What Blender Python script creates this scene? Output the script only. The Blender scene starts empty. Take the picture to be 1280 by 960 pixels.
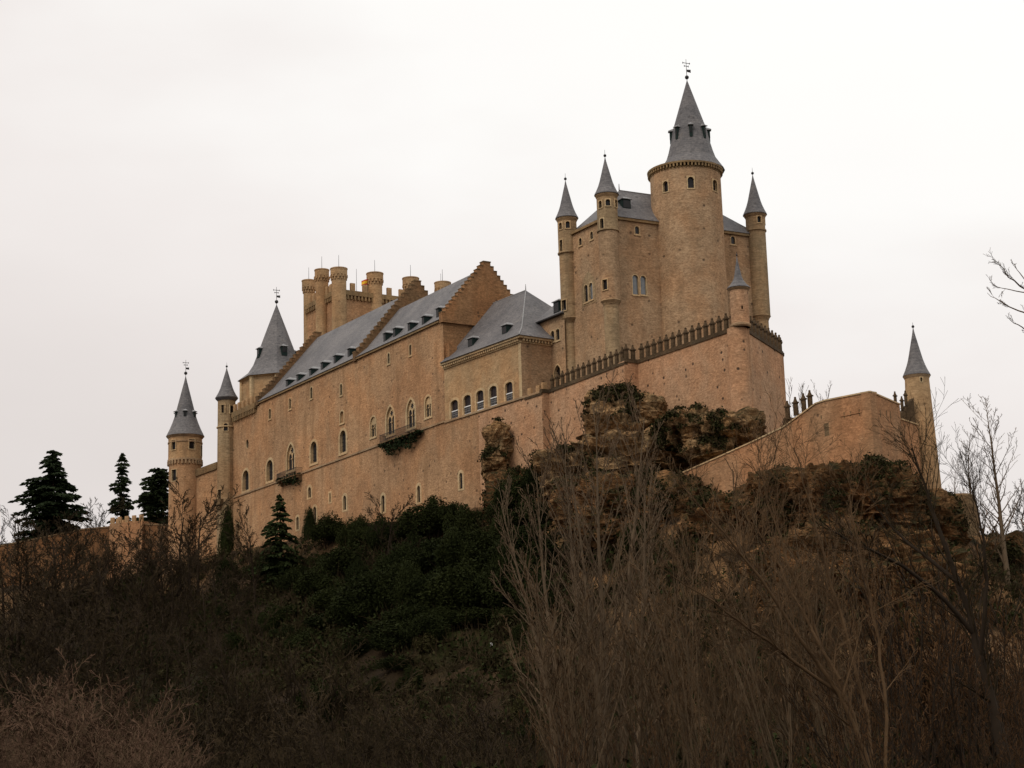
import bpy, bmesh, math, random
import numpy as np
from mathutils import Vector, Matrix, noise
from mathutils.geometry import tessellate_polygon

# ------------------------------------------------------------------ camera, world, sun, exposure
sc = bpy.context.scene
F_PX = 2380.0
PITCH = math.atan(515 / 2380)
ROLL = 0.03
EYE = np.array([0, 0, 1.7])
cp, sp, cr, sr = math.cos(PITCH), math.sin(PITCH), math.cos(ROLL), math.sin(ROLL)
cam_d = bpy.data.cameras.new('camera')
cam_d.sensor_width = 36
cam_d.lens = 36 * F_PX / 1280
cam_d.clip_start = 0.5
cam_d.clip_end = 6000
cam = bpy.data.objects.new('camera', cam_d)
sc.collection.objects.link(cam)
_r, _u, _f = Vector((1, 0, 0)), Vector((0, -sp, cp)), Vector((0, cp, sp))
_x, _y = _r * cr - _u * sr, _r * sr + _u * cr
cam.matrix_world = Matrix(((_x.x, _y.x, -_f.x, 0), (_x.y, _y.y, -_f.y, 0), (_x.z, _y.z, -_f.z, 1.7), (0, 0, 0, 1)))
sc.camera = cam

SUN_DIR = Vector((-0.62, -0.62, 0.95)).normalized()      # towards the sun (behind the clouds, left of the camera)
SUN_EL = math.asin(SUN_DIR.z)
SUN_AZ = math.atan2(SUN_DIR.x, SUN_DIR.y)
world = bpy.data.worlds.new('World')
sc.world = world
world.use_nodes = True
wt = world.node_tree
wt.nodes.clear()
def wn(t, **k):
    n = wt.nodes.new(t)
    for a, b in k.items():
        setattr(n, a, b)
    return n
sky = wn('ShaderNodeTexSky', sky_type='NISHITA')
sky.sun_disc = False
sky.sun_elevation = SUN_EL
sky.sun_rotation = SUN_AZ
bg1 = wn('ShaderNodeBackground'); bg1.inputs[1].default_value = 0.08
wt.links.new(sky.outputs[0], bg1.inputs[0])
tc = wn('ShaderNodeTexCoord')
mp = wn('ShaderNodeMapping'); mp.inputs['Scale'].default_value = (1.0, 1.0, 2.6)
mp.inputs['Location'].default_value = (4.1, 0.3, 2.0)
wt.links.new(tc.outputs['Generated'], mp.inputs[0])
nz = wn('ShaderNodeTexNoise'); nz.inputs['Scale'].default_value = 3.0; nz.inputs['Detail'].default_value = 5; nz.inputs['Roughness'].default_value = 0.45
wt.links.new(mp.outputs[0], nz.inputs['Vector'])
sep = wn('ShaderNodeSeparateXYZ')
wt.links.new(tc.outputs['Generated'], sep.inputs[0])
ma = wn('ShaderNodeMath', operation='MULTIPLY_ADD')       # height + cloud noise + brighter to the right
ma.inputs[1].default_value = 0.42; ma.inputs[2].default_value = -0.195
wt.links.new(nz.outputs['Fac'], ma.inputs[0])
mx = wn('ShaderNodeMath', operation='MULTIPLY_ADD')
mx.inputs[1].default_value = 0.33
wt.links.new(sep.outputs['X'], mx.inputs[0]); wt.links.new(sep.outputs['Z'], mx.inputs[2])
ad = wn('ShaderNodeMath', operation='ADD')
wt.links.new(ma.outputs[0], ad.inputs[0]); wt.links.new(mx.outputs[0], ad.inputs[1])
cr_ = wn('ShaderNodeValToRGB')
el = cr_.color_ramp.elements
el[0].position = 0.0; el[0].color = (0.74, 0.68, 0.65, 1)
el[1].position = 0.20; el[1].color = (0.85, 0.79, 0.76, 1)
e = el.new(0.32); e.color = (0.925, 0.872, 0.842, 1)
e = el.new(0.42); e.color = (1.04, 1.02, 0.99, 1)
e = el.new(1.0); e.color = (1.25, 1.22, 1.17, 1)
wt.links.new(ad.outputs[0], cr_.inputs[0])
bg2 = wn('ShaderNodeBackground'); bg2.inputs[1].default_value = 1.0
wt.links.new(cr_.outputs[0], bg2.inputs[0])
mixw = wn('ShaderNodeMixShader'); mixw.inputs[0].default_value = 0.95    # nearly closed cloud cover over the clear sky
wt.links.new(bg1.outputs[0], mixw.inputs[1]); wt.links.new(bg2.outputs[0], mixw.inputs[2])
wo = wn('ShaderNodeOutputWorld')
wt.links.new(mixw.outputs[0], wo.inputs[0])

sun_d = bpy.data.lights.new('sun', 'SUN')
sun_d.energy = 1.3
sun_d.angle = math.radians(28)
sun_d.color = (1.0, 0.93, 0.83)
sun = bpy.data.objects.new('sun', sun_d)
sc.collection.objects.link(sun)
sun.rotation_euler = SUN_DIR.to_track_quat('Z', 'Y').to_euler()
sc.view_settings.view_transform = 'Standard'
sc.view_settings.look = 'None'
sc.view_settings.gamma = 1
sc.view_settings.exposure = 0.0
sc.view_settings.use_curve_mapping = False
sc.cycles.use_denoising = True
sc.cycles.max_bounces = 6

# ------------------------------------------------------------------ surveying helpers (photo pixel -> place)
def ray(px, py):
    a = (px - 640) / F_PX; b = -(py - 480) / F_PX
    A = a * cr + b * sr; B = -a * sr + b * cr
    return np.array([A, cp - B * sp, sp + B * cp])
def at_depth(px, py, Y):
    d = ray(px, py)
    return EYE + d * Y / d[1]
def vdir(az):
    return np.array([math.sin(math.radians(az)), math.cos(math.radians(az))])
class Frame:
    """A vertical plane: s along azimuth az, d inwards, z up."""
    def __init__(self, o, az):
        self.o = np.array(o[:2], float); self.az = az
        self.e = vdir(az); self.v = vdir(az - 90)
    def W(self, s, d, z):
        q = self.o + self.e * s + self.v * d
        return (q[0], q[1], z)
    def sz(self, px, py, d=0.0):
        r = ray(px, py); n = self.v
        k = ((self.o + self.v * d - EYE[:2]) @ n) / (r[:2] @ n)
        P = EYE + r * k
        return (P[:2] - self.o) @ self.e, P[2]
    def pt(self, px, py, d=0.0):
        s, z = self.sz(px, py, d)
        return np.array(self.W(s, d, z))
def line_x(o, az, px, py):
    fr = Frame(o, az)
    return fr.pt(px, py)

# ------------------------------------------------------------------ mesh helpers
class MB:
    def __init__(self):
        self.v = []; self.f = []; self.m = []
    def add(self, vs, fs, m=0):
        b = len(self.v)
        self.v.extend([tuple(map(float, p)) for p in vs])
        for f in fs:
            self.f.append(tuple(i + b for i in f)); self.m.append(m)
    def box(self, fr, s0, s1, d0, d1, z0, z1, m=0, z1b=None, z0b=None):
        """box in a frame; z1b: top height at s1 when the top slopes"""
        if z1b is None: z1b = z1
        if z0b is None: z0b = z0
        P = [fr.W(s, d, z) for (s, d, z) in ((s0, d0, z0), (s1, d0, z0b), (s1, d1, z0b), (s0, d1, z0), (s0, d0, z1), (s1, d0, z1b), (s1, d1, z1b), (s0, d1, z1))]
        self.add(P, [(0, 1, 5, 4), (1, 2, 6, 5), (2, 3, 7, 6), (3, 0, 4, 7), (4, 5, 6, 7), (3, 2, 1, 0)], m)
    def prism(self, loop_a, loop_b, m=0, caps=True):
        n = len(loop_a)
        self.add(list(loop_a) + list(loop_b), [(i, (i + 1) % n, n + (i + 1) % n, n + i) for i in range(n)], m)
        if caps:
            for L in (loop_a, loop_b):
                tri = tessellate_polygon([[Vector(p) for p in L]])
                self.add(L, [tuple(t) for t in tri], m)
    def lathe(self, c, prof, n=32, m=0, a0=0.0, cap=True):
        vs = []; fs = []
        for (r, z) in prof:
            for i in range(n):
                a = a0 + 2 * math.pi * i / n
                vs.append((c[0] + r * math.sin(a), c[1] + r * math.cos(a), z))
        for k in range(len(prof) - 1):
            for i in range(n):
                j = (i + 1) % n
                fs.append((k * n + i, k * n + j, (k + 1) * n + j, (k + 1) * n + i))
        if cap:
            fs.append(tuple(range(n))); fs.append(tuple((len(prof) - 1) * n + i for i in range(n)))
        self.add(vs, fs, m)
    def tube(self, pts, rads, n=5, m=0):
        V, Fq = tubes([(np.array(pts, float), np.array(rads, float))], n)
        self.add(V, Fq, m)
    def ball(self, c, r, m=0, n=10, k=7):
        prof = [(max(1e-3, r * math.sin(math.pi * i / k)), c[2] - r * math.cos(math.pi * i / k)) for i in range(k + 1)]
        self.lathe(c, prof, n, m)
    def build(self, name, mats, parent=None, smooth=False, loc=None):
        off = np.array(parent_loc(parent)) if parent is not None else np.array(loc if loc is not None else (0, 0, 0), float)
        me = bpy.data.meshes.new(name)
        me.from_pydata([tuple(np.array(p) - off) for p in self.v], [], self.f)
        mats = mats if isinstance(mats, (list, tuple)) else [mats]
        for mt in mats: me.materials.append(mt)
        if len(mats) > 1: me.polygons.foreach_set('material_index', self.m)
        if smooth: me.polygons.foreach_set('use_smooth', [True] * len(me.polygons))
        me.update()
        o = bpy.data.objects.new(name, me)
        sc.collection.objects.link(o)
        if parent is not None: o.parent = parent
        else: o.location = off
        return o
WLOC = {}
def parent_loc(p):
    x = np.zeros(3)
    while p is not None:
        x = x + np.array(p.location); p = p.parent
    return x
def tag(o, label=None, cat=None, group=None, kind=None):
    if label: o['label'] = label
    if cat: o['category'] = cat
    if group: o['group'] = group
    if kind: o['kind'] = kind
    return o
def thing(name, loc, label, cat, group=None):
    o = bpy.data.objects.new(name, None)
    o.empty_display_size = 1.0
    sc.collection.objects.link(o)
    o.location = loc
    return tag(o, label, cat, group)
def np_mesh(name, V, Q, mats, mi=None, smooth=False):
    """fast mesh from arrays: V (n,3), Q (m,k) with k = 3 or 4"""
    V = np.asarray(V, np.float32); Q = np.asarray(Q, np.int32)
    me = bpy.data.meshes.new(name)
    me.vertices.add(len(V)); me.vertices.foreach_set('co', V.ravel())
    k = Q.shape[1]
    me.loops.add(Q.size); me.loops.foreach_set('vertex_index', Q.ravel())
    me.polygons.add(len(Q)); me.polygons.foreach_set('loop_start', np.arange(0, Q.size, k, dtype=np.int32))
    try: me.polygons.foreach_set('loop_total', np.full(len(Q), k, np.int32))
    except Exception: pass
    for mt in (mats if isinstance(mats, (list, tuple)) else [mats]): me.materials.append(mt)
    if mi is not None: me.polygons.foreach_set('material_index', np.asarray(mi, np.int32))
    me.polygons.foreach_set('use_smooth', np.full(len(Q), smooth))
    me.update(calc_edges=True)
    me.validate()
    return me
def link(name, me, parent=None, loc=(0, 0, 0)):
    o = bpy.data.objects.new(name, me)
    sc.collection.objects.link(o)
    o.parent = parent; o.location = loc
    return o
def tubes(lines, sides):
    VV = []; QQ = []; b = 0
    ang = np.arange(sides) * 2 * math.pi / sides
    ca, sa = np.cos(ang), np.sin(ang)
    for P, R in lines:
        n = len(P)
        T = np.gradient(P, axis=0)
        T /= np.linalg.norm(T, axis=1)[:, None] + 1e-9
        ref = np.array([0.31, 0.95, 0.05]) if abs(T[0, 1]) < 0.8 else np.array([1.0, 0.1, 0.05])
        A = np.cross(T, ref); A /= np.linalg.norm(A, axis=1)[:, None] + 1e-9
        B = np.cross(T, A)
        ring = P[:, None, :] + R[:, None, None] * (A[:, None, :] * ca[None, :, None] + B[:, None, :] * sa[None, :, None])
        VV.append(ring.reshape(-1, 3))
        i = np.arange(n - 1)[:, None] * sides; j = np.arange(sides)[None, :]; j2 = (j + 1) % sides
        q = np.stack([i + j, i + j2, i + sides + j2, i + sides + j], -1).reshape(-1, 4) + b
        QQ.append(q); b += n * sides
    return np.concatenate(VV), np.concatenate(QQ)

# ------------------------------------------------------------------ materials
def mat_new(name):
    m = bpy.data.materials.new(name); m.use_nodes = True
    nt = m.node_tree
    return m, nt, nt.nodes['Principled BSDF']
def N(nt, t, ins=None, **k):
    n = nt.nodes.new(t)
    for a, b in k.items(): setattr(n, a, b)
    for a, b in (ins or {}).items():
        if isinstance(b, bpy.types.NodeSocket): nt.links.new(b, n.inputs[a])
        else: n.inputs[a].default_value = b
    return n
def mixc(nt, fac, a, b, blend='MIX'):
    n = nt.nodes.new('ShaderNodeMix'); n.data_type = 'RGBA'; n.blend_type = blend
    for sock, val in ((n.inputs[0], fac), (n.inputs[6], a), (n.inputs[7], b)):
        if isinstance(val, bpy.types.NodeSocket): nt.links.new(val, sock)
        else: sock.default_value = val if not isinstance(val, tuple) else (*val[:3], 1)
    return n.outputs[2]
def rng(nt, sock, a, b, c=0.0, d=1.0):
    n = nt.nodes.new('ShaderNodeMapRange'); n.clamp = True
    nt.links.new(sock, n.inputs[0])
    for i, v in enumerate((a, b, c, d)): n.inputs[i + 1].default_value = v
    return n.outputs[0]
def scaled(nt, vec, s):
    n = nt.nodes.new('ShaderNodeMapping'); n.inputs['Scale'].default_value = s
    nt.links.new(vec, n.inputs[0]); return n.outputs[0]
def noise_n(nt, vec, scale, detail=4, rough=0.55):
    n = N(nt, 'ShaderNodeTexNoise', {'Vector': vec, 'Scale': scale, 'Detail': detail, 'Roughness': rough})
    return n.outputs['Fac']
def stone(name, c1, c2, stain=(0.10, 0.075, 0.05), streak=0.4, pits=0.75, mott=0.5, course=0.25, patch=0.09, grain=3.0, bump=0.5, pit_scale=0.8, gate=0.5):
    m, nt, bs = mat_new(name)
    co = N(nt, 'ShaderNodeTexCoord').outputs['Object']
    big = rng(nt, noise_n(nt, co, patch, 5, 0.6), 0.36, 0.64)
    col = mixc(nt, big, c1, c2)
    tint = rng(nt, noise_n(nt, scaled(nt, co, (1, 1, 0.7)), 0.21, 4, 0.6), 0.42, 0.58)
    col = mixc(nt, tint, mixc(nt, 1.0, col, (1.03, 0.965, 0.91), 'MULTIPLY'), mixc(nt, 1.0, col, (0.985, 1.02, 1.04), 'MULTIPLY'))
    med = noise_n(nt, co, 0.55, 5, 0.65)
    col = mixc(nt, rng(nt, med, 0.3, 0.7, 0.0, 1.0), mixc(nt, 1.0, col, (0.80, 0.79, 0.79), 'MULTIPLY'), mixc(nt, 1.0, col, (1.13, 1.12, 1.12), 'MULTIPLY'))
    fine = noise_n(nt, scaled(nt, co, (1, 1, 2.0)), grain, 6, 0.75)
    col = mixc(nt, mott, col, mixc(nt, rng(nt, fine, 0.30, 0.70), mixc(nt, 1.0, col, (0.34, 0.32, 0.30), 'MULTIPLY'), mixc(nt, 1.0, col, (1.55, 1.55, 1.52), 'MULTIPLY')))
    cs = noise_n(nt, scaled(nt, co, (0.5, 0.5, 5.0)), 1.0, 3, 0.6)
    col = mixc(nt, rng(nt, cs, 0.5, 0.68, 0.0, course), col, mixc(nt, 1.0, col, (0.55, 0.52, 0.5), 'MULTIPLY'))
    vor = N(nt, 'ShaderNodeTexVoronoi', {'Vector': scaled(nt, co, (1, 1, 1.8)), 'Scale': 2.2, 'Randomness': 1.0})
    col = mixc(nt, 0.28, col, mixc(nt, rng(nt, N(nt, 'ShaderNodeSeparateColor', {0: vor.outputs['Color']}).outputs[0], 0.0, 1.0), mixc(nt, 1.0, col, (0.62, 0.6, 0.58), 'MULTIPLY'), mixc(nt, 1.0, col, (1.35, 1.36, 1.38), 'MULTIPLY')))
    st = noise_n(nt, scaled(nt, co, (0.55, 0.55, 0.07)), 1.0, 4, 0.6)
    col = mixc(nt, rng(nt, st, 0.52, 0.74, 0.0, streak), col, stain)
    pit = N(nt, 'ShaderNodeTexVoronoi', {'Vector': co, 'Scale': pit_scale, 'Randomness': 1.0})
    pd = rng(nt, pit.outputs['Distance'], 0.09, 0.2, 1.0, 0.0)
    gate = rng(nt, N(nt, 'ShaderNodeSeparateColor', {0: pit.outputs['Color']}).outputs[1], gate, gate + 0.07)
    pf = N(nt, 'ShaderNodeMath', {0: pd, 1: gate}, operation='MULTIPLY').outputs[0]
    pf2 = N(nt, 'ShaderNodeMath', {0: pf, 1: pits}, operation='MULTIPLY').outputs[0]
    col = mixc(nt, pf2, col, (0.045, 0.032, 0.024))
    nt.links.new(col, bs.inputs['Base Color'])
    bs.inputs['Roughness'].default_value = 0.95
    bs.inputs['Specular IOR Level'].default_value = 0.12
    h = N(nt, 'ShaderNodeMath', {0: fine, 1: pf}, operation='SUBTRACT').outputs[0]
    bp = N(nt, 'ShaderNodeBump', {'Height': h, 'Strength': bump, 'Distance': 0.12})
    nt.links.new(bp.outputs[0], bs.inputs['Normal'])
    return m
def plain(name, c, rough=0.7, metal=0.0, var=0.25, scale=2.0, spec=None):
    m, nt, bs = mat_new(name)
    co = N(nt, 'ShaderNodeTexCoord').outputs['Object']
    nzv = noise_n(nt, co, scale, 5, 0.6)
    col = mixc(nt, rng(nt, nzv, 0.3, 0.7), tuple(x * (1 - var) for x in c), tuple(min(1, x * (1 + var)) for x in c))
    nt.links.new(col, bs.inputs['Base Color'])
    bs.inputs['Roughness'].default_value = rough; bs.inputs['Metallic'].default_value = metal
    if spec is not None: bs.inputs['Specular IOR Level'].default_value = spec
    return m
M = {}
M['palace'] = stone('palace_render', (0.465, 0.275, 0.147), (0.345, 0.205, 0.113), stain=(0.17, 0.095, 0.045), streak=0.6, mott=0.65, pits=0.6, course=0.34, patch=0.07)
M['hall'] = stone('hall_render', (0.43, 0.28, 0.15), (0.37, 0.235, 0.125), stain=(0.25, 0.15, 0.08), streak=0.22, mott=0.45, pits=0.2, course=0.12)
M['brick'] = stone('rampart_brick', (0.49, 0.287, 0.168), (0.405, 0.243, 0.142), stain=(0.19, 0.105, 0.055), streak=0.5, mott=0.65, pits=0.95, course=0.3, pit_scale=0.85, gate=0.3)
M['bastion'] = stone('bastion_brick', (0.40, 0.215, 0.112), (0.33, 0.19, 0.102), stain=(0.2, 0.11, 0.055), streak=0.4, mott=0.7, pits=0.7, course=0.3)
M['keep'] = stone('keep_stone', (0.42, 0.275, 0.162), (0.33, 0.213, 0.125), stain=(0.17, 0.105, 0.058), streak=0.4, mott=0.68, pits=0.7, course=0.3)
M['turret'] = stone('turret_stone', (0.35, 0.25, 0.145), (0.31, 0.21, 0.118), stain=(0.105, 0.08, 0.05), streak=0.55, mott=0.5, pits=0.2, course=0.5)
M['tower'] = stone('pale_tower_stone', (0.43, 0.28, 0.15), (0.36, 0.225, 0.118), stain=(0.12, 0.09, 0.055), streak=0.55, mott=0.5, pits=0.3, course=0.35)
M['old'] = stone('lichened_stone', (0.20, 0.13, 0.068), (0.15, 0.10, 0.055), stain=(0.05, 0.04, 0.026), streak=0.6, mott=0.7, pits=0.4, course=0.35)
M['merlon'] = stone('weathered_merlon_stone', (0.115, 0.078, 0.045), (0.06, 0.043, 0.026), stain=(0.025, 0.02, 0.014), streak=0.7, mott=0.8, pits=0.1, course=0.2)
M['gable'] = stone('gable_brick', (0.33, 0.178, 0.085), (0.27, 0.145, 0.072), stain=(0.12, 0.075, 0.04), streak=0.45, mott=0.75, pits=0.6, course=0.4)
M['garden'] = stone('shaded_orange_wall', (0.20, 0.098, 0.042), (0.13, 0.07, 0.034), stain=(0.05, 0.035, 0.02), streak=0.6, mott=0.7, pits=0.8, course=0.5)  # stained old wall, base colours darkened to hold the shade of trees before it
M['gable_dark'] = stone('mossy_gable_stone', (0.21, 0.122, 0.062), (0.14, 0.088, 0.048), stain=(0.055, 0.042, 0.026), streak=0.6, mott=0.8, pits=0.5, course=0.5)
M['trim'] = stone('pale_limestone', (0.53, 0.385, 0.22), (0.47, 0.335, 0.19), stain=(0.25, 0.17, 0.1), streak=0.3, mott=0.25, pits=0.0, course=0.05)
M['string'] = stone('string_stone', (0.36, 0.25, 0.15), (0.30, 0.2, 0.12), stain=(0.1, 0.075, 0.05), streak=0.5, mott=0.4, pits=0.0, course=0.05)
M['corbel'] = stone('corbel_stone', (0.3, 0.2, 0.1), (0.22, 0.15, 0.08), stain=(0.07, 0.05, 0.035), streak=0.6, mott=0.5, pits=0.0, course=0.1)
def slate_mat():
    m, nt, bs = mat_new('slate')
    co = N(nt, 'ShaderNodeTexCoord').outputs['Object']
    a = noise_n(nt, co, 0.25, 5, 0.6)
    col = mixc(nt, rng(nt, a, 0.3, 0.7), (0.088, 0.085, 0.090), (0.160, 0.150, 0.150))
    b = noise_n(nt, scaled(nt, co, (1, 1, 1.8)), 2.3, 5, 0.8)
    col = mixc(nt, rng(nt, b, 0.34, 0.66, 0, 0.95), mixc(nt, 1.0, col, (0.55, 0.55, 0.57), 'MULTIPLY'), mixc(nt, 1.0, col, (1.5, 1.46, 1.4), 'MULTIPLY'))
    w = N(nt, 'ShaderNodeTexWave', {'Vector': co, 'Scale': 0.9, 'Distortion': 0.6, 'Detail': 2.0}, bands_direction='Z')
    col = mixc(nt, rng(nt, w.outputs['Fac'], 0.0, 0.35, 0.3, 0.0), col, (0.06, 0.058, 0.062))
    v = N(nt, 'ShaderNodeTexVoronoi', {'Vector': co, 'Scale': 0.8})
    spot = rng(nt, v.outputs['Distance'], 0.10, 0.2, 0.7, 0.0)
    col = mixc(nt, spot, col, (0.055, 0.05, 0.05))
    lich = rng(nt, noise_n(nt, co, 0.6, 6, 0.7), 0.58, 0.72, 0.0, 0.35)
    col = mixc(nt, lich, col, (0.20, 0.17, 0.13))
    nt.links.new(col, bs.inputs['Base Color'])
    bs.inputs['Roughness'].default_value = 0.62
    bs.inputs['Specular IOR Level'].default_value = 0.22
    bp = N(nt, 'ShaderNodeBump', {'Height': b, 'Strength': 0.35, 'Distance': 0.06})
    nt.links.new(bp.outputs[0], bs.inputs['Normal'])
    return m
M['slate'] = slate_mat()
M['lead'] = plain('lead_sheet', (0.22, 0.215, 0.215), 0.55)
M['dormer'] = plain('dark_green_joinery', (0.016, 0.027, 0.024), 0.7, spec=0.08)
M['glass'] = plain('dark_window_glass', (0.014, 0.012, 0.012), 0.25, var=0.5, scale=1.5, spec=0.2)
M['paleglass'] = plain('painted_reflection_glass', (0.13, 0.135, 0.14), 0.15, var=0.25)  # pale reflection put into the base colour
M['leaded'] = plain('leaded_glass', (0.034, 0.029, 0.027), 0.4, var=0.7, scale=4, spec=0.25)
M['violet'] = plain('violet_tinted_glass', (0.03, 0.020, 0.019), 0.4, var=0.4, spec=0.15)
M['blind'] = stone('blind_niche', (0.40, 0.23, 0.115), (0.36, 0.22, 0.11), streak=0.2, pits=0.0, mott=0.3, course=0.1)
M['iron'] = plain('dark_iron', (0.02, 0.018, 0.018), 0.6, 0.3)
M['white'] = plain('white_paint', (0.75, 0.74, 0.72), 0.6, var=0.06)
M['grey'] = plain('grey_lattice', (0.13, 0.125, 0.125), 0.6)
M['flag_red'] = plain('red_cloth', (0.45, 0.02, 0.015), 0.85, var=0.1)
M['flag_yellow'] = plain('yellow_cloth', (0.75, 0.42, 0.02), 0.85, var=0.1)
M['void_shade'] = plain('painted_inner_shade', (0.012, 0.010, 0.009), 0.9)  # near-black colour standing in for the shade inside openings

def rock_mat(name='limestone_rock', ca=(0.36, 0.20, 0.085), cb=(0.46, 0.315, 0.17), ml=0.50):
    m, nt, bs = mat_new(name)
    co = N(nt, 'ShaderNodeTexCoord').outputs['Object']
    ge = N(nt, 'ShaderNodeNewGeometry')
    a = noise_n(nt, co, 0.3, 5, 0.6)
    col = mixc(nt, rng(nt, a, 0.33, 0.66), ca, cb)
    b = noise_n(nt, scaled(nt, co, (1, 1, 1.9)), 1.6, 8, 0.75)
    col = mixc(nt, rng(nt, b, 0.30, 0.52, 0.75, 0.0), col, (0.07, 0.048, 0.03))  # hollows of the bump painted darker
    col = mixc(nt, rng(nt, b, 0.56, 0.74, 0.0, 0.5), col, (0.46, 0.36, 0.24))
    s = noise_n(nt, scaled(nt, co, (0.12, 0.12, 1.6)), 1.0, 4, 0.6)
    col = mixc(nt, rng(nt, s, 0.46, 0.58, 0.0, 0.6), col, mixc(nt, 1.0, col, (0.38, 0.34, 0.3), 'MULTIPLY'))
    ck = N(nt, 'ShaderNodeTexVoronoi', {'Vector': scaled(nt, co, (1, 1, 2.2)), 'Scale': 0.75}, feature='DISTANCE_TO_EDGE')
    col = mixc(nt, rng(nt, ck.outputs['Distance'], 0.0, 0.05, 0.8, 0.0), col, (0.03, 0.02, 0.012))  # shadow lines of the cracks painted near-black
    fg = noise_n(nt, co, 5.0, 5, 0.8)
    col = mixc(nt, rng(nt, fg, 0.34, 0.66, 0.0, 0.8), mixc(nt, 1.0, col, (0.5, 0.48, 0.45), 'MULTIPLY'), mixc(nt, 1.0, col, (1.4, 1.4, 1.4), 'MULTIPLY'))
    nzn = N(nt, 'ShaderNodeSeparateXYZ', {0: ge.outputs['Normal']}).outputs[2]
    mo = noise_n(nt, co, 0.45, 6, 0.7)
    f = N(nt, 'ShaderNodeMath', {0: rng(nt, nzn, -0.35, 0.4), 1: rng(nt, mo, ml, ml + 0.1)}, operation='MULTIPLY').outputs[0]
    col = mixc(nt, f, col, mixc(nt, rng(nt, b, 0.35, 0.65), (0.018, 0.014, 0.007), (0.055, 0.044, 0.018)))  # dark moss on upper faces, with shadow tone put into its colour
    nt.links.new(col, bs.inputs['Base Color'])
    bs.inputs['Roughness'].default_value = 0.95
    bs.inputs['Specular IOR Level'].default_value = 0.08
    bp = N(nt, 'ShaderNodeBump', {'Height': b, 'Strength': 0.9, 'Distance': 0.4})
    nt.links.new(bp.outputs[0], bs.inputs['Normal'])
    return m
M['rock'] = rock_mat()
M['earth_rock'] = rock_mat('earthy_rock', (0.27, 0.125, 0.048), (0.31, 0.175, 0.08), 0.43)
def soil_mat():
    m, nt, bs = mat_new('hillside_soil')
    co = N(nt, 'ShaderNodeTexCoord').outputs['Object']
    a = noise_n(nt, co, 0.12, 6, 0.65)
    b = noise_n(nt, co, 1.3, 7, 0.75)
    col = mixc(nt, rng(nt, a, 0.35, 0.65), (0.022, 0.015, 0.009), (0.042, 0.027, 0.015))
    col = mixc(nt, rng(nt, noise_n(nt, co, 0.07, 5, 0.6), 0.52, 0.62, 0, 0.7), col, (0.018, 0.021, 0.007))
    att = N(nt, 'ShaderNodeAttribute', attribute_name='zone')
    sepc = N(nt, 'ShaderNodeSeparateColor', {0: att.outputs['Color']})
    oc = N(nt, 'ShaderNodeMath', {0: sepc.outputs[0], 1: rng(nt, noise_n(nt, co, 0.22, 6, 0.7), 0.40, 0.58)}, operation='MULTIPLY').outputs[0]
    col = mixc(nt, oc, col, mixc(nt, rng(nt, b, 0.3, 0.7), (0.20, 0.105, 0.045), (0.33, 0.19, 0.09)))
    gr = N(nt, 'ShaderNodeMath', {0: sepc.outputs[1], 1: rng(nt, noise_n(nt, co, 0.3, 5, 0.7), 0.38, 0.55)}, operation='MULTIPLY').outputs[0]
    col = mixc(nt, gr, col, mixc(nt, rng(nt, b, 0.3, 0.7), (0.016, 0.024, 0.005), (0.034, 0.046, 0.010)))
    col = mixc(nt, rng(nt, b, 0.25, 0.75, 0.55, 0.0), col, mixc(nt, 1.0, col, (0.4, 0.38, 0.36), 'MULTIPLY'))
    nt.links.new(col, bs.inputs['Base Color'])
    bs.inputs['Roughness'].default_value = 1.0
    bs.inputs['Specular IOR Level'].default_value = 0.1
    bp = N(nt, 'ShaderNodeBump', {'Height': b, 'Strength': 0.8, 'Distance': 0.5})
    nt.links.new(bp.outputs[0], bs.inputs['Normal'])
    return m
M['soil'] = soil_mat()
def veg(name, c1, c2, rough=0.75, trans=0.0):
    m, nt, bs = mat_new(name)
    oi = N(nt, 'ShaderNodeObjectInfo')
    co = N(nt, 'ShaderNodeTexCoord').outputs['Object']
    nn = noise_n(nt, co, 1.1, 4, 0.7)
    fac = N(nt, 'ShaderNodeMath', {0: rng(nt, nn, 0.3, 0.7), 1: oi.outputs['Random']}, operation='ADD').outputs[0]
    fac = N(nt, 'ShaderNodeMath', {0: fac, 1: 0.5}, operation='MULTIPLY').outputs[0]
    col = mixc(nt, fac, c1, c2)
    nt.links.new(col, bs.inputs['Base Color'])
    bs.inputs['Roughness'].default_value = 0.9
    bs.inputs['Specular IOR Level'].default_value = 0.06
    return m
M['bark_pale'] = veg('pale_poplar_bark', (0.052, 0.035, 0.020), (0.115, 0.078, 0.046), 0.9)
M['twig_pale'] = veg('pale_twigs', (0.022, 0.013, 0.006), (0.125, 0.075, 0.039), 0.9)
M['bark_dark'] = veg('dark_bark', (0.02, 0.014, 0.009), (0.04, 0.028, 0.019), 0.9)
M['twig_dark'] = veg('dark_twigs', (0.018, 0.0125, 0.006), (0.052, 0.036, 0.019), 0.9)
M['twig_red'] = veg('reddish_twigs', (0.024, 0.012, 0.005), (0.115, 0.060, 0.027), 0.9)
M['twig_bright'] = veg('light_brown_twigs', (0.062, 0.036, 0.023), (0.125, 0.075, 0.048), 0.9)
M['bark_grey'] = veg('grey_poplar_bark', (0.066, 0.046, 0.028), (0.15, 0.105, 0.066), 0.9)
M['twig_grey'] = veg('grey_poplar_twigs', (0.042, 0.027, 0.016), (0.145, 0.095, 0.057), 0.9)
M['ground_leaf'] = veg('dull_ground_leaves', (0.012, 0.012, 0.004), (0.034, 0.029, 0.011), 0.9)
M['cedar'] = veg('cedar_needles', (0.012, 0.019, 0.008), (0.032, 0.043, 0.018), 0.7)
M['spruce'] = veg('spruce_needles', (0.013, 0.019, 0.007), (0.032, 0.042, 0.014), 0.7)
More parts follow.
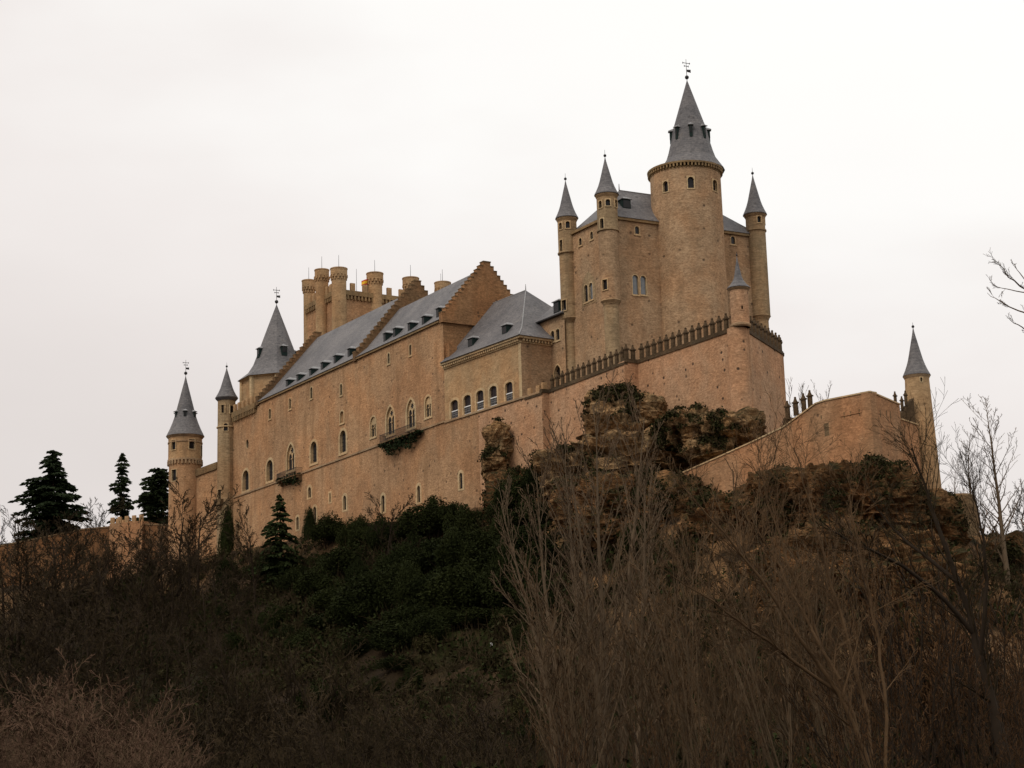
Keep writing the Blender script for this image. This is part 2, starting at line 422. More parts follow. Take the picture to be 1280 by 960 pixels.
M['ivy'] = veg('ivy_leaves', (0.010, 0.013, 0.004), (0.027, 0.032, 0.009), 0.6)
M['evergreen'] = veg('evergreen_leaves', (0.008, 0.011, 0.003), (0.025, 0.029, 0.008), 0.65)
M['moss'] = veg('dry_shrub_leaves', (0.020, 0.018, 0.007), (0.055, 0.048, 0.018), 0.8)

# ------------------------------------------------------------------ window and wall builders
def shape(kind, s0, s1, z0, z1, n=8):
    w = (s1 - s0) / 2; c = (s0 + s1) / 2
    if kind == 'rect':
        return [(s0, z0), (s1, z0), (s1, z1), (s0, z1)]
    if kind == 'circle':
        h = (z1 - z0) / 2; zc = (z0 + z1) / 2
        return [(c + w * math.cos(2 * math.pi * i / 20), zc + h * math.sin(2 * math.pi * i / 20)) for i in range(20)]
    if kind == 'round':
        zs = max(z0 + 0.05, z1 - w); k = z1 - zs
        return [(s0, z0), (s1, z0)] + [(c + w * math.cos(math.pi * i / (2 * n)), zs + k * math.sin(math.pi * i / (2 * n))) for i in range(2 * n + 1)]
    if kind == 'segment':
        k = min(0.62 * w, (z1 - z0) * 0.34); zs = z1 - k
        return [(s0, z0), (s1, z0)] + [(c + w * math.cos(math.pi * i / (2 * n)), zs + k * math.sin(math.pi * i / (2 * n)) ** 0.9) for i in range(2 * n + 1)]
    if kind == 'pointed':
        k = w * 1.55; zs = z1 - k
        R = (w * w + k * k) / (2 * w)
        a1 = math.asin(min(1, k / R))
        right = [(s1 - R + R * math.cos(a1 * i / n), zs + R * math.sin(a1 * i / n)) for i in range(n + 1)]
        left = [(s0 + R - R * math.cos(a1 * i / n), zs + R * math.sin(a1 * i / n)) for i in range(n, -1, -1)]
        return [(s0, z0), (s1, z0)] + right + left[1:]
def plate(mb, fr, outer, holes, d, m=0, thick=0.0):
    loops = [[Vector((s, z, 0)) for (s, z) in outer]] + [[Vector((s, z, 0)) for (s, z) in h] for h in holes]
    flat = [p for L in loops for p in L]
    tri = tessellate_polygon(loops)
    mb.add([fr.W(p.x, d, p.y) for p in flat], [tuple(t) for t in tri], m)
    if thick:
        for L in loops:
            n = len(L)
            mb.add([fr.W(p.x, d, p.y) for p in L] + [fr.W(p.x, d + thick, p.y) for p in L], [(i, (i + 1) % n, n + (i + 1) % n, n + i) for i in range(n)], m)
def reveal(mb, fr, loop, d0, d1, m=0):
    n = len(loop)
    mb.add([fr.W(s, d0, z) for s, z in loop] + [fr.W(s, d1, z) for s, z in loop], [(i, (i + 1) % n, n + (i + 1) % n, n + i) for i in range(n)], m)
class Win:
    """An opening on a flat wall: outline on the wall plus what fills it."""
    def __init__(self, fr, cx, y0, y1, wpx, kind='round', border=0.16, recess=0.45, glass='glass', style='plain', sill=True, trim='trim', wm=None):
        s0, _ = fr.sz(cx - wpx / 2, (y0 + y1) / 2); s1, _ = fr.sz(cx + wpx / 2, (y0 + y1) / 2)
        _, zt = fr.sz(cx, y0); _, zb = fr.sz(cx, y1)
        if s1 < s0: s0, s1 = s1, s0
        if wm is not None:
            c = (s0 + s1) / 2; s0, s1 = c - wm / 2, c + wm / 2
        recess = min(recess, max(0.12, (0.16 if style == 'rail' else 0.22) * (s1 - s0)))
        self.fr = fr; self.kind = kind; self.b = border; self.rec = recess; self.glass = glass; self.style = style; self.sill = sill; self.trim = trim
        self.s0, self.s1, self.z0, self.z1 = s0, s1, zb, zt
        self.loop = shape(kind, s0, s1, zb, zt)
    def build(self, parent, label=None):
        fr = self.fr; b = self.b; s0, s1, z0, z1 = self.s0, self.s1, self.z0, self.z1
        w = s1 - s0; c = (s0 + s1) / 2; h = z1 - z0
        mb = MB()
        if b > 0:
            outer = shape(self.kind, s0 - b, s1 + b, z0 - (b if self.kind == 'circle' else b * 0.6), z1 + b)
            plate(mb, fr, outer, [self.loop], -0.04, 0, thick=0.09)
        reveal(mb, fr, self.loop, -0.04 if b > 0 else 0.0, self.rec + 0.02, 0)
        if self.sill and self.kind != 'circle':
            mb.box(fr, s0 - b - 0.08, s1 + b + 0.08, -0.12, 0.1, z0 - b * 0.6 - 0.16, z0 - b * 0.6 + 0.003)
        if self.style in ('twin', 'gothic'):
            g = w * 0.06
            if self.style == 'gothic':
                holes = [shape('pointed', s0 + g, c - g * 0.6, z0 + 0.02, z0 + h * 0.66), shape('pointed', c + g * 0.6, s1 - g, z0 + 0.02, z0 + h * 0.66)]
                rr = w * 0.17
                zc = z0 + h * 0.76
                holes.append([(c + rr * (1 + 0.22 * math.cos(6 * t)) * math.cos(t), zc + rr * (1 + 0.22 * math.cos(6 * t)) * math.sin(t)) for t in [2 * math.pi * i / 36 for i in range(36)]])
            else:
                holes = [shape('round', s0 + g, c - g * 0.7, z0 + 0.02, z0 + h * 0.64), shape('round', c + g * 0.7, s1 - g, z0 + 0.02, z0 + h * 0.64)]
            plate(mb, fr, self.loop, holes, self.rec * 0.45, 0, thick=0.08)
            cz = z0 + h * 0.42
            mb.box(fr, c - g * 1.6, c + g * 1.6, self.rec * 0.45 - 0.1, self.rec * 0.45 + 0.08, cz, cz + 0.16)
            mb.box(fr, s0 - 0.2, s0 + g * 1.6, self.rec * 0.45 - 0.1, self.rec * 0.45 + 0.08, cz, cz + 0.16)
            mb.box(fr, s1 - g * 1.6, s1 + 0.2, self.rec * 0.45 - 0.1, self.rec * 0.45 + 0.08, cz, cz + 0.16)
        o = mb.build('window', M[self.trim], parent)
        if label: o['label'] = label
        pm = MB()
        plate(pm, fr, shape(self.kind, s0 - 0.1, s1 + 0.1, z0 - 0.1, z1 + 0.1), [], self.rec if self.style not in ('twin', 'gothic') else self.rec * 0.45 + 0.10)
        pm.build('pane', M[self.glass], o)
        if self.style == 'leaded':
            gm = MB(); dd = self.rec - 0.06
            for k in (1, 2):
                x = s0 + w * k / 3
                gm.box(fr, x - 0.03, x + 0.03, dd, dd + 0.04, z0, z1 - w * 0.2)
            for k in range(1, 6):
                zz = z0 + h * k / 6
                gm.box(fr, s0, s1, dd - 0.01, dd + 0.03, zz - 0.025, zz + 0.025)
            gm.build('glazing_bars', M['iron'], o)
        if self.style == 'rail':
            gm = MB(); dd = self.rec * 0.4
            zr = z0 + h * 0.40
            gm.box(fr, s0, s1, dd, dd + 0.12, zr, zr + 0.12)
            gm.box(fr, s0, s1, dd, dd + 0.1, z0 + 0.03, z0 + 0.13)
            gm.build('rail', M['white'], o)
            lm = MB()
            for k in range(5):
                x = s0 + w * (k + 0.5) / 5
                lm.box(fr, x - 0.05, x + 0.05, dd + 0.02, dd + 0.08, z0 + 0.13, zr)
            lm.box(fr, s0, s1, dd + 0.015, dd + 0.06, z0 + h * 0.17, z0 + h * 0.21)
            lm.box(fr, s0, s1, dd + 0.015, dd + 0.06, z0 + h * 0.28, z0 + h * 0.31)
            lm.build('baluster_panel', M['grey'], o)
            bm_ = MB()
            for k in (1, 2, 3):
                x = s0 + w * k / 4
                bm_.box(fr, x - 0.02, x + 0.02, self.rec - 0.05, self.rec - 0.02, zr + 0.17, z1 - 0.15)
            bm_.build('glazing_bars', M['iron'], o)
        return o
def flat_wall(name, fr, outline, wins, mat, parent, thick=0.0, d=0.0):
    mb = MB()
    plate(mb, fr, outline, [w.loop for w in wins], d)
    o = mb.build(name, mat, parent)
    return o

def px_angle(c, r, px, py):
    """angle (from north, clockwise) and height where a sight line first meets an upright cylinder"""
    d = ray(px, py)
    a = d[0] ** 2 + d[1] ** 2; b = -2 * (d[0] * c[0] + d[1] * c[1]); k = c[0] ** 2 + c[1] ** 2 - r * r
    D = b * b - 4 * a * k
    t = (-b - math.sqrt(max(0, D))) / (2 * a)
    P = EYE + d * t
    return math.atan2(P[0] - c[0], P[1] - c[1]), P[2]
def axis_z(c, px, py):
    """height on an upright axis at the photo height py"""
    Y = c[1]
    return at_depth(px, py, Y)[2]
def cyl_wall(name, c, prof, wins, mat, parent, n=40, top=False):
    """prof: [(z, r)...] ; wins: (angle, width, z0, z1, kind, glass) -> wall with real openings; returns wall"""
    def R(z):
        return float(np.interp(z, [p[0] for p in prof], [p[1] for p in prof]))
    angs = set(round(2 * math.pi * i / n, 5) for i in range(n))
    zs = set(p[0] for p in prof)
    spans = []
    for (a, w, z0, z1, kind, gl) in wins:
        r = R((z0 + z1) / 2); ha = math.asin(min(0.9, (w / 2 + 0.02) / r))
        a = a % (2 * math.pi)
        lo, hi = a - ha, a + ha
        angs = set(x for x in angs if not (abs(((x - a + math.pi) % (2 * math.pi)) - math.pi) < ha + 0.02))
        angs.add(round(lo % (2 * math.pi), 5)); angs.add(round(hi % (2 * math.pi), 5))
        zs.add(z0); zs.add(z1)
        spans.append((a, ha, z0, z1))
    A = sorted(angs); Z = sorted(zs)
    vs = [(c[0] + R(z) * math.sin(a), c[1] + R(z) * math.cos(a), z) for z in Z for a in A]
    fs = []
    k = len(A)
    for j in range(len(Z) - 1):
        zm = (Z[j] + Z[j + 1]) / 2
        for i in range(k):
            i2 = (i + 1) % k
            am = A[i] + (((A[i2] - A[i]) % (2 * math.pi)) / 2)
            hole = any(z0 < zm < z1 and abs(((am - a + math.pi) % (2 * math.pi)) - math.pi) < ha for (a, ha, z0, z1) in spans)
            if not hole: fs.append((j * k + i, j * k + i2, (j + 1) * k + i2, (j + 1) * k + i))
    if top: fs.append(tuple((len(Z) - 1) * k + i for i in range(k)))
    mb = MB(); mb.add(vs, fs)
    return mb.build(name, mat, parent, smooth=False), R
def cyl_windows(c, R, wins, parent, trim='trim', border=0.12, recess=0.32):
    for (a, w, z0, z1, kind, gl) in wins:
        r = R((z0 + z1) / 2)
        fr = Frame((c[0] + r * math.sin(a), c[1] + r * math.cos(a)), math.degrees(a) - 90)
        # inward must point to the axis
        if (fr.v @ (np.array(c[:2]) - fr.o)) < 0: fr = Frame(fr.o, fr.az + 180)
        mb = MB()
        lp = shape(kind, -w / 2, w / 2, z0, z1)
        plate(mb, fr, [(-w / 2 - border, z0 - border), (w / 2 + border, z0 - border), (w / 2 + border, z1 + border), (-w / 2 - border, z1 + border)], [lp], -0.05, 0, thick=0.2)
        reveal(mb, fr, lp, -0.05, recess + 0.02)
        o = mb.build('window', M[trim], parent)
        pm = MB()
        plate(pm, fr, shape('rect', -w / 2 - 0.1, w / 2 + 0.1, z0 - 0.1, z1 + 0.1), [], recess)
        pm.build('pane', M[gl], o)
def cone_profile(r0, z0, z1, flare=0.35, k=9, tip=0.03):
    """slate spire: slightly flared at the foot"""
    out = []
    for i in range(k + 1):
        t = i / k
        r = r0 * ((1 - t) * (1 - flare) + flare * max(0.0, (1 - t * 2.6)) ** 2)
        out.append((max(tip, r), z0 + (z1 - z0) * t))
    return out
def finial(mb, c, z, h, cross=False, ball=0.16, rod=0.035):
    mb.tube([(c[0], c[1], z - 0.3), (c[0], c[1], z + h)], [rod, rod * 0.6], 5)
    mb.ball((c[0], c[1], z + 0.12 * h + ball * 0.5), ball)
    if cross:
        e = np.array([0.9, 0.42])
        for f, w in ((0.68, 0.20), (0.82, 0.34)):
            zz = z + h * f
            mb.tube([(c[0] - e[0] * w * h * 0.5, c[1] - e[1] * w * h * 0.5, zz), (c[0] + e[0] * w * h * 0.5, c[1] + e[1] * w * h * 0.5, zz)], [rod * 0.9] * 2, 4)
            for sg in (-1, 1):
                mb.tube([(c[0] + sg * e[0] * w * h * 0.5, c[1] + sg * e[1] * w * h * 0.5, zz - 0.12), (c[0] + sg * e[0] * w * h * 0.5, c[1] + sg * e[1] * w * h * 0.5, zz + 0.12)], [rod] * 2, 4)
        mb.add([(c[0], c[1], z + h * 0.42), (c[0] + e[0] * 0.2 * h, c[1] + e[1] * 0.2 * h, z + h * 0.40), (c[0] + e[0] * 0.2 * h, c[1] + e[1] * 0.2 * h, z + h * 0.54), (c[0], c[1], z + h * 0.52),
                (c[0] + .03, c[1] - .03, z + h * 0.42), (c[0] + e[0] * 0.2 * h + .03, c[1] + e[1] * 0.2 * h - .03, z + h * 0.40), (c[0] + e[0] * 0.2 * h + .03, c[1] + e[1] * 0.2 * h - .03, z + h * 0.54), (c[0] + .03, c[1] - .03, z + h * 0.52)],
               [(0, 1, 2, 3), (4, 5, 6, 7), (0, 1, 5, 4), (1, 2, 6, 5), (2, 3, 7, 6), (3, 0, 4, 7)])
def ring_corbels(mb, c, r, z0, z1, n, depth, w, m=0):
    for i in range(n):
        a = 2 * math.pi * i / n
        fr = Frame((c[0] + r * math.sin(a), c[1] + r * math.cos(a)), math.degrees(a) + 90)
        if fr.v @ (np.array(c[:2]) - fr.o) < 0: fr = Frame(fr.o, fr.az + 180)
        mb.box(fr, -w / 2, w / 2, -depth, 0.15, z0, z1, m)
def dormer_on(parent, p, az, w=0.8, h=1.3, back=1.6, glass='glass', slope=1.15):
    """dormer whose front foot stands at p; az: run of the wall below (front faces az+90 ... outward)"""
    fr = Frame(p, az); z = p[2]
    mb = MB()
    mb.box(fr, -w / 2, w / 2, 0.0, back, z - 0.5, z + h)
    o = mb.build('dormer', M['dormer'], parent)
    pm = MB()
    pm.box(fr, -w / 2 + 0.12, w / 2 - 0.12, -0.03, 0.0, z + 0.1, z + h - 0.15)
    pm.build('pane', M[glass], o)
    rm = MB()
    ov = 0.16
    a = [fr.W(-w / 2 - ov, -0.2, z + h), fr.W(w / 2 + ov, -0.2, z + h), fr.W(w / 2 + ov, back + 0.3, z + h), fr.W(-w / 2 - ov, back + 0.3, z + h)]
    b = [(x, y, zz + 0.1) for (x, y, zz) in a]
    apex = [fr.W(0, 0.5, z + h + 0.5), fr.W(0, back + 0.3, z + h + 0.5)]
    rm.add(a + b + apex, [(0, 1, 2, 3), (0, 1, 5, 4), (1, 2, 6, 5), (2, 3, 7, 6), (3, 0, 4, 7), (4, 5, 8), (5, 6, 9, 8), (6, 7, 9), (7, 4, 8, 9)])
    rm.build('dormer_roof', M['lead'], o)
    return o
def plane_hit(px, py, p0, p1, p2):
    p0, p1, p2 = map(np.array, (p0, p1, p2))
    n = np.cross(p1 - p0, p2 - p0); d = ray(px, py)
    return EYE + d * ((p0 - EYE) @ n) / (d @ n)

# ------------------------------------------------------------------ survey of the castle
O_ = at_depth(599, 632, 250)
FF = Frame(O_, 148)                                  # palace front
ZE = 66.9                                            # palace eaves
sG1, sG2, sG3 = -70.6, -35.0, -8.9
sLeft = FF.sz(289, 525)[0]
H0 = FF.pt(555, 454)
FH = Frame(H0, 144.5)                                # hall front
HC = FH.pt(650.5, 421)
sHC = FH.sz(650.5, 421)[0]
ZH = 60.45
sH0 = FF.sz(555, 454)[0]
s600 = FH.sz(600, 600)[0]
K1 = FH.pt(677, 490); sK1 = FH.sz(677, 490)[0]
FV1 = Frame(K1, 58)
K2 = FV1.pt(686, 491)
FW1 = Frame(K2, 150)
K3 = FW1.pt(780, 449)
FV3 = Frame(K3, 58)
K4 = FV3.pt(797, 451)
FW2 = Frame(K4, 147)
K5 = FW2.pt(926, 408); sK5 = FW2.sz(926, 408)[0]
FW4 = Frame(K5, 25)
ZP = 52.6                                            # wall-walk parapet base
def shift(p, az, m):
    q = np.array(p, float).copy(); q[:2] += vdir(az) * m; return q

# ------------------------------------------------------------------ terrain
FOOT = [(-170, 372, 43), (-98, 357, 43.0), (-70, 343, 43.0), (-57, 322, 42.5), (-49, 317, 43.0), (-27, 284, 41.5), (-5, 249, 39.2), (1.0, 240.5, 39.5),
        (8, 226, 37.5), (13.6, 216, 34), (18.4, 202, 30.5), (27.5, 193, 27.0), (33, 186.5, 25.0), (39, 186.5, 24.5), (45, 194, 26), (50, 201, 27.5), (60, 232, 28.0), (50, 300, 40), (0, 400, 41), (-170, 470, 43)]
FT = np.array(FOOT, float)
def foot_dist(X, Y):
    best = np.full(X.shape, 1e9); zf = np.zeros(X.shape); par = np.zeros(X.shape)
    inside = np.zeros(X.shape, bool)
    n = len(FT)
    for i in range(n):
        a = FT[i]; b = FT[(i + 1) % n]
        ab = b[:2] - a[:2]; L2 = ab @ ab
        t = np.clip(((X - a[0]) * ab[0] + (Y - a[1]) * ab[1]) / L2, 0, 1)
        dx = X - (a[0] + t * ab[0]); dy = Y - (a[1] + t * ab[1])
        d = np.hypot(dx, dy)
        m = d < best
        best = np.where(m, d, best); zf = np.where(m, a[2] + t * (b[2] - a[2]), zf); par = np.where(m, i + t, par)
        c = ((a[1] > Y) != (b[1] > Y)) & (X < (b[0] - a[0]) * (Y - a[1]) / (b[1] - a[1] + 1e-12) + a[0])
        inside ^= c
    return np.where(inside, -best, best), zf, par
def base_h(X, Y):
    d, zf, par = foot_dist(X, Y)
    dd = np.maximum(d, 0)
    drop = 3.2 * (1 - np.exp(-dd / 3.0)) + 0.60 * dd
    z = zf - drop
    v = 1.2                                                # valley floor, rounded foot of the slope
    z = v + np.where(z - v > 6, z - v, 6 * np.exp(np.minimum((z - v - 6) / 6, 0)))
    return z, d, par
def H1(x, y):
    z, d, _ = base_h(np.array([x], float), np.array([y], float))
    z = float(z[0]); d = float(d[0])
    if d > 0:
        k = min(1.0, d / 6)
        z += k * 1.5 * noise.fractal(Vector((x * 0.045, y * 0.045, 3.1)), 0.9, 2.0, 5)
    return z
def ground_hit(px, py, y0=45.0):
    r = ray(px, py)
    Y = y0
    while Y < 420:
        P = EYE + r * Y / r[1]
        if P[2] <= H1(P[0], P[1]): return P
        Y += 1.5
    return None
def axis_pts(lo, hi, step, far):
    a = list(np.arange(lo, hi + 1e-6, step))
    k = step; x = lo; left = []
    while x > -far: k *= 1.35; x -= k; left.append(x)
    k = step; x = hi; right = []
    while x < far: k *= 1.35; x += k; right.append(x)
    return np.array(left[::-1] + a + right)
XS = axis_pts(-140, 90, 1.6, 3000); YS = axis_pts(20, 380, 1.6, 3000)
GX, GY = np.meshgrid(XS, YS)
GZ, GD, GP = base_h(GX, GY)
zz = GZ.ravel().copy(); gx = GX.ravel(); gy = GY.ravel(); gd = GD.ravel()
for i in range(len(zz)):
    if gd[i] > 0 and gd[i] < 140:
        zz[i] += min(1.0, gd[i] / 6) * 1.5 * noise.fractal(Vector((gx[i] * 0.045, gy[i] * 0.045, 3.1)), 0.9, 2.0, 5)
        zz[i] += 0.25 * noise.noise(Vector((gx[i] * 0.5, gy[i] * 0.5, 0)))
nx, ny = len(XS), len(YS)
ii = (np.arange(ny - 1)[:, None] * nx + np.arange(nx - 1)[None, :])
Q = np.stack([ii, ii + 1, ii + nx + 1, ii + nx], -1).reshape(-1, 4)
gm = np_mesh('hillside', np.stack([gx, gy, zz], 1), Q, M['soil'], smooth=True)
att = gm.color_attributes.new('zone', 'FLOAT_COLOR', 'POINT')
zone = np.zeros((len(zz), 4), np.float32); zone[:, 3] = 1
par = GP.ravel()
zone[:, 0] = np.clip(1.15 - gd / 26.0, 0, 1) * ((par > 6.2) & (par < 17))              # bare ochre soil under the crag
zone[:, 0] = np.maximum(zone[:, 0], 0.55 * np.clip(1 - gd / 14.0, 0, 1) * (par < 6.2))
pg_ = ground_hit(600, 806)
ge = FF.e; gv = FF.v
gs_ = (gx - pg_[0]) * ge[0] + (gy - pg_[1]) * ge[1]; gt_ = (gx - pg_[0]) * gv[0] + (gy - pg_[1]) * gv[1]
zone[:, 1] = np.exp(-(gs_ / 13.0) ** 4 - (gt_ / 5.5) ** 2)                        # mown green terrace half way down
att.data.foreach_set('color', zone.ravel())
hill = link('hillside', gm)
tag(hill, 'dark brown wooded hillside falling from the castle into the valley', kind='structure')

# ------------------------------------------------------------------ palace wing (long front with stepped gables)
pal = thing('palace_wing', (FF.W(-40, 5, 42)), 'long tan palace front with slate roof between three stepped gables', 'building')
SIDE = Frame(FF.W(sLeft, 0, 0), 58)
W_pal = []
for (cx, y0, y1) in ((337.5, 511, 523.5), (362.7, 498, 511), (389.4, 484, 498), (426.5, 480, 494), (486, 441.5, 454.5), (513, 431, 444)):
    W_pal.append(Win(FF, cx, y0, y1, 2.4, 'round', 0.18, 0.4, 'glass'))
W_pal.append(Win(FF, 427.5, 514, 528.5, 4.4, 'round', 0.25, 0.3, 'blind'))
W_pal.append(Win(FF, 309, 549.5, 561, 3.4, 'circle', 0.0, 0.8, 'glass'))
for (cx, y0, y1) in ((307.2, 588, 613), (337.2, 575, 601), (392.2, 552, 578.5), (428.7, 538, 565.5)):
    W_pal.append(Win(FF, cx, y0, y1, 7.6, 'round', 0.42, 1.15, 'leaded', 'leaded'))
W_pal.append(Win(FF, 363.4, 555, 588, 9.2, 'pointed', 0.42, 0.75, 'glass', 'gothic'))
W_pal.append(Win(FF, 466.5, 521, 546, 6.6, 'round', 0.25, 0.5, 'glass', 'twin'))
W_pal.append(Win(FF, 488, 508, 543, 9.6, 'pointed', 0.4, 0.7, 'glass', 'gothic'))
W_pal.append(Win(FF, 513.6, 499, 534.5, 9.8, 'pointed', 0.4, 0.7, 'glass', 'gothic'))
W_pal.append(Win(FF, 535.2, 495.5, 521, 7.0, 'round', 0.3, 0.5, 'glass', 'twin'))
for (cx, y0, y1) in ((387, 609, 622), (393.5, 633.5, 652), (431, 619.5, 637.5), (479, 619, 640), (523.5, 607, 628)):
    W_pal.append(Win(FF, cx, y0, y1, 3.6, 'round', 0.42, 0.55, 'glass', sill=False))
W_pal.append(Win(FF, 412.7, 616.5, 628, 1.8, 'rect', 0.3, 0.35, 'glass', sill=False))
W_pal.append(Win(FF, 297.5, 655, 669, 3.0, 'rect', 0.25, 0.35, 'blind', sill=False))
W_pal.append(Win(FF, 372, 646, 662, 3.0, 'round', 0.35, 0.5, 'glass', sill=False))
lowF = [w for w in W_pal if w.s0 > sH0]
flat_wall('front_wall', FF, [(sLeft, 34), (sH0, 32), (sH0, ZE), (sG1, ZE), (sG1, 66.1), (sLeft, 66.1)], W_pal, M['palace'], pal)
WL = [Win(FH, 576.4, 591, 611, 3.6, 'round', 0.42, 0.55, 'glass', sill=False)]
flat_wall('lower_wall', FH, [(0, 32), (s600 + 0.25, 32), (s600, 46.6), (s600, 52.05), (0, 52.05)], WL, M['palace'], pal)
mb = MB()
FB = Frame(FH.W(s600, 0, 0), 54.5)
mb.add([FB.W(0.0, 0, 32), FB.W(7, 0, 32), FB.W(7, 0, 46.6), FB.W(0, 0, 46.6)], [(0, 1, 2, 3)])
mb.box(FF, sLeft + 0.0, sG1, 0.9, 20, 34, 66.0)                      # body behind the front
mb.box(FF, sG1 + 0.01, sH0 - 0.9, 1.6, 20.6, 34, ZE - 0.3)
mb.build('side_wall', M['palace'], pal)
for w in W_pal + WL: w.build(pal)
mb = MB()
zs_ = 52.42
mb.box(FF, sLeft + 1.2, sH0, -0.16, 0.05, zs_ - 0.16, zs_ + 0.1)
mb.box(FH, 0.003, sK1 - 0.4, -0.165, 0.05, zs_ - 0.30, zs_ - 0.03)
mb.build('string_course', M['string'], pal)
mb = MB()
mb.box(FF, sG1, sH0 - 0.8, -0.28, 0.3, ZE - 0.3, ZE + 0.02)
mb.build('eaves_cornice', M['corbel'], pal)
# roofs
def gable_roof(name, fr, s0, s1, ze, d1, zr, parent, mat, th=0.25, ov=0.4):
    sl = (zr - ze) / d1
    mb = MB()
    prof = [(-ov, ze + 0.04), (d1 * 0.22, ze + sl * d1 * 0.20), (d1, zr), (2 * d1 + ov, ze + 0.04)]
    a = [fr.W(s0, d, z) for d, z in prof]; b = [fr.W(s1, d, z) for d, z in prof]
    mb.prism(a, b)
    return mb.build(name, mat, parent)
roofA = gable_roof('roof', FF, sG1 + 0.3, sG2 - 0.3, ZE, 10.7, 79.0, pal, M['slate'])
roofB = gable_roof('roof', FF, sG2 + 0.3, sG3 - 0.2, ZE, 7.3, 75.3, pal, M['slate'])
def stepped_gable(fr, s, th, ze, d1, zp, steps, parent, zbase):
    """stepped parapet wall across the wing, its steps climbing to a flat-topped peak"""
    out = [(-0.35, zbase), (-0.35, ze + 0.9)]
    n = steps
    for i in range(n):
        d0 = -0.35 + (d1 - 0.6 + 0.35) * (i + 1) / n
        z0 = ze + 0.9 + (zp - ze - 0.9) * (i + 0.0) / n
        z1 = ze + 0.9 + (zp - ze - 0.9) * (i + 1) / n
        out.append((d0, z0)); out.append((d0, z1))
    right = [(2 * d1 - d, z) for d, z in out][::-1]
    loop = out + right
    mb = MB()
    a = [fr.W(s - th / 2, d, z) for d, z in loop]; b = [fr.W(s + th / 2, d, z) for d, z in loop]
    mb.prism(a, b)
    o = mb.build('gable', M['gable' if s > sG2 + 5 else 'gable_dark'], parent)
    cm = MB()
    for i in range(n):
        d0 = -0.35 + (d1 - 0.6 + 0.35) * i / n; d2 = -0.35 + (d1 - 0.6 + 0.35) * (i + 1) / n
        zt = ze + 0.9 + (zp - ze - 0.9) * i / n
        for (x0, x1) in ((d0 + 0.02, d2 - 0.02), (2 * d1 - d2 + 0.02, 2 * d1 - d0 - 0.02)):
            cm.box(fr, s - th / 2 - 0.07, s + th / 2 + 0.07, x0 - 0.05, x1 + 0.0, zt, zt + 0.14)
    cm.box(fr, s - th / 2 - 0.07, s + th / 2 + 0.07, d1 - 0.65, d1 + 0.65, zp, zp + 0.16)
    cm.build('coping', M['old'], o)
    return o
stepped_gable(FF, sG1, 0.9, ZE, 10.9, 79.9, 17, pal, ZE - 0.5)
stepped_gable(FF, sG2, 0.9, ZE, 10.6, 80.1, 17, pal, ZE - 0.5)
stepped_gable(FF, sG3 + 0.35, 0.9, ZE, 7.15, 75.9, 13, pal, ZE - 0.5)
mb = MB(); mb.box(FF, sH0 - 0.9, sH0 - 0.05, 0.05, 14.5, 36, ZE + 0.6); mb.build('end_wall', M['gable'], pal)
mb = MB(); mb.box(FF, sH0 - 0.02, sH0 + 0.9, 0.35, 1.6, 58, 63.2); mb.build('end_pier', M['gable'], pal)
p0, p1 = FF.W(0, 0, ZE), FF.W(10, 0, ZE)
pa = FF.W(0, 10.7, 79.0); pb = FF.W(0, 7.3, 75.3)
for (px, py) in ((358.7, 485), (372, 478.5), (388, 471.5), (402.5, 463.5), (418.4, 455), (436, 446.5)):
    dormer_on(pal, plane_hit(px, py, p0, p1, pa), 148)
for (px, py) in ((480.9, 427.5), (493, 421.5), (511.4, 415), (529, 407), (547, 397)):
    dormer_on(pal, plane_hit(px, py, p0, p1, pb), 148)
# machicolated parapet at the left end
mb = MB()
mb.box(FF, sLeft + 1.2, sG1 - 0.5, -0.5, 0.1, 66.1, 67.0)
for k in range(14):
    s = sLeft + 1.6 + k * 0.66
    mb.box(FF, s, s + 0.3, -0.48, 0.05, 65.3, 66.1)
mb.build('parapet', M['corbel'], pal)
def merlon_mesh(mat, w=0.55, t=0.5, h=1.0, cap=True):
    fr = Frame((0, 0), 90)                       # runs along +X, inwards +Y
    mb = MB()
    mb.box(fr, -w / 2, w / 2, -t / 2, t / 2, -0.05, h)
    if cap:
        mb.box(fr, -w / 2 - 0.09, w / 2 + 0.09, -t / 2 - 0.09, t / 2 + 0.09, h, h + 0.16)
        k = t / 2 + 0.05
        mb.add([(-k, -k, h + 0.16), (k, -k, h + 0.16), (k, k, h + 0.16), (-k, k, h + 0.16), (-.09, -.09, h + 0.52), (.09, -.09, h + 0.52), (.09, .09, h + 0.52), (-.09, .09, h + 0.52)],
               [(0, 1, 5, 4), (1, 2, 6, 5), (2, 3, 7, 6), (3, 0, 4, 7), (4, 5, 6, 7)])
        mb.ball((0, 0, h + 0.62), 0.14, n=8, k=5)
    me = bpy.data.meshes.new('merlon')
    me.from_pydata(mb.v, [], mb.f); me.materials.append(mat); me.update()
    return me
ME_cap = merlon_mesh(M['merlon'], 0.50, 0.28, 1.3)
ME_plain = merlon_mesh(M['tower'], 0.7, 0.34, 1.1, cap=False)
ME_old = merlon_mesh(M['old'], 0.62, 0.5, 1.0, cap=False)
def merlon(parent, me, p, az, sc_=1.0):
    o = bpy.data.objects.new('merlon', me); sc.collection.objects.link(o)
    o.parent = parent
    o.location = np.array(p) - parent_loc(parent)
    o.rotation_euler = (0, 0, -math.radians(az - 90)); o.scale = (sc_, sc_, sc_)
    return o
for k in range(5):
    merlon(pal, ME_plain, FF.W(sLeft + 2.2 + k * 1.75, -0.22, 67.0), 148, 1.15)
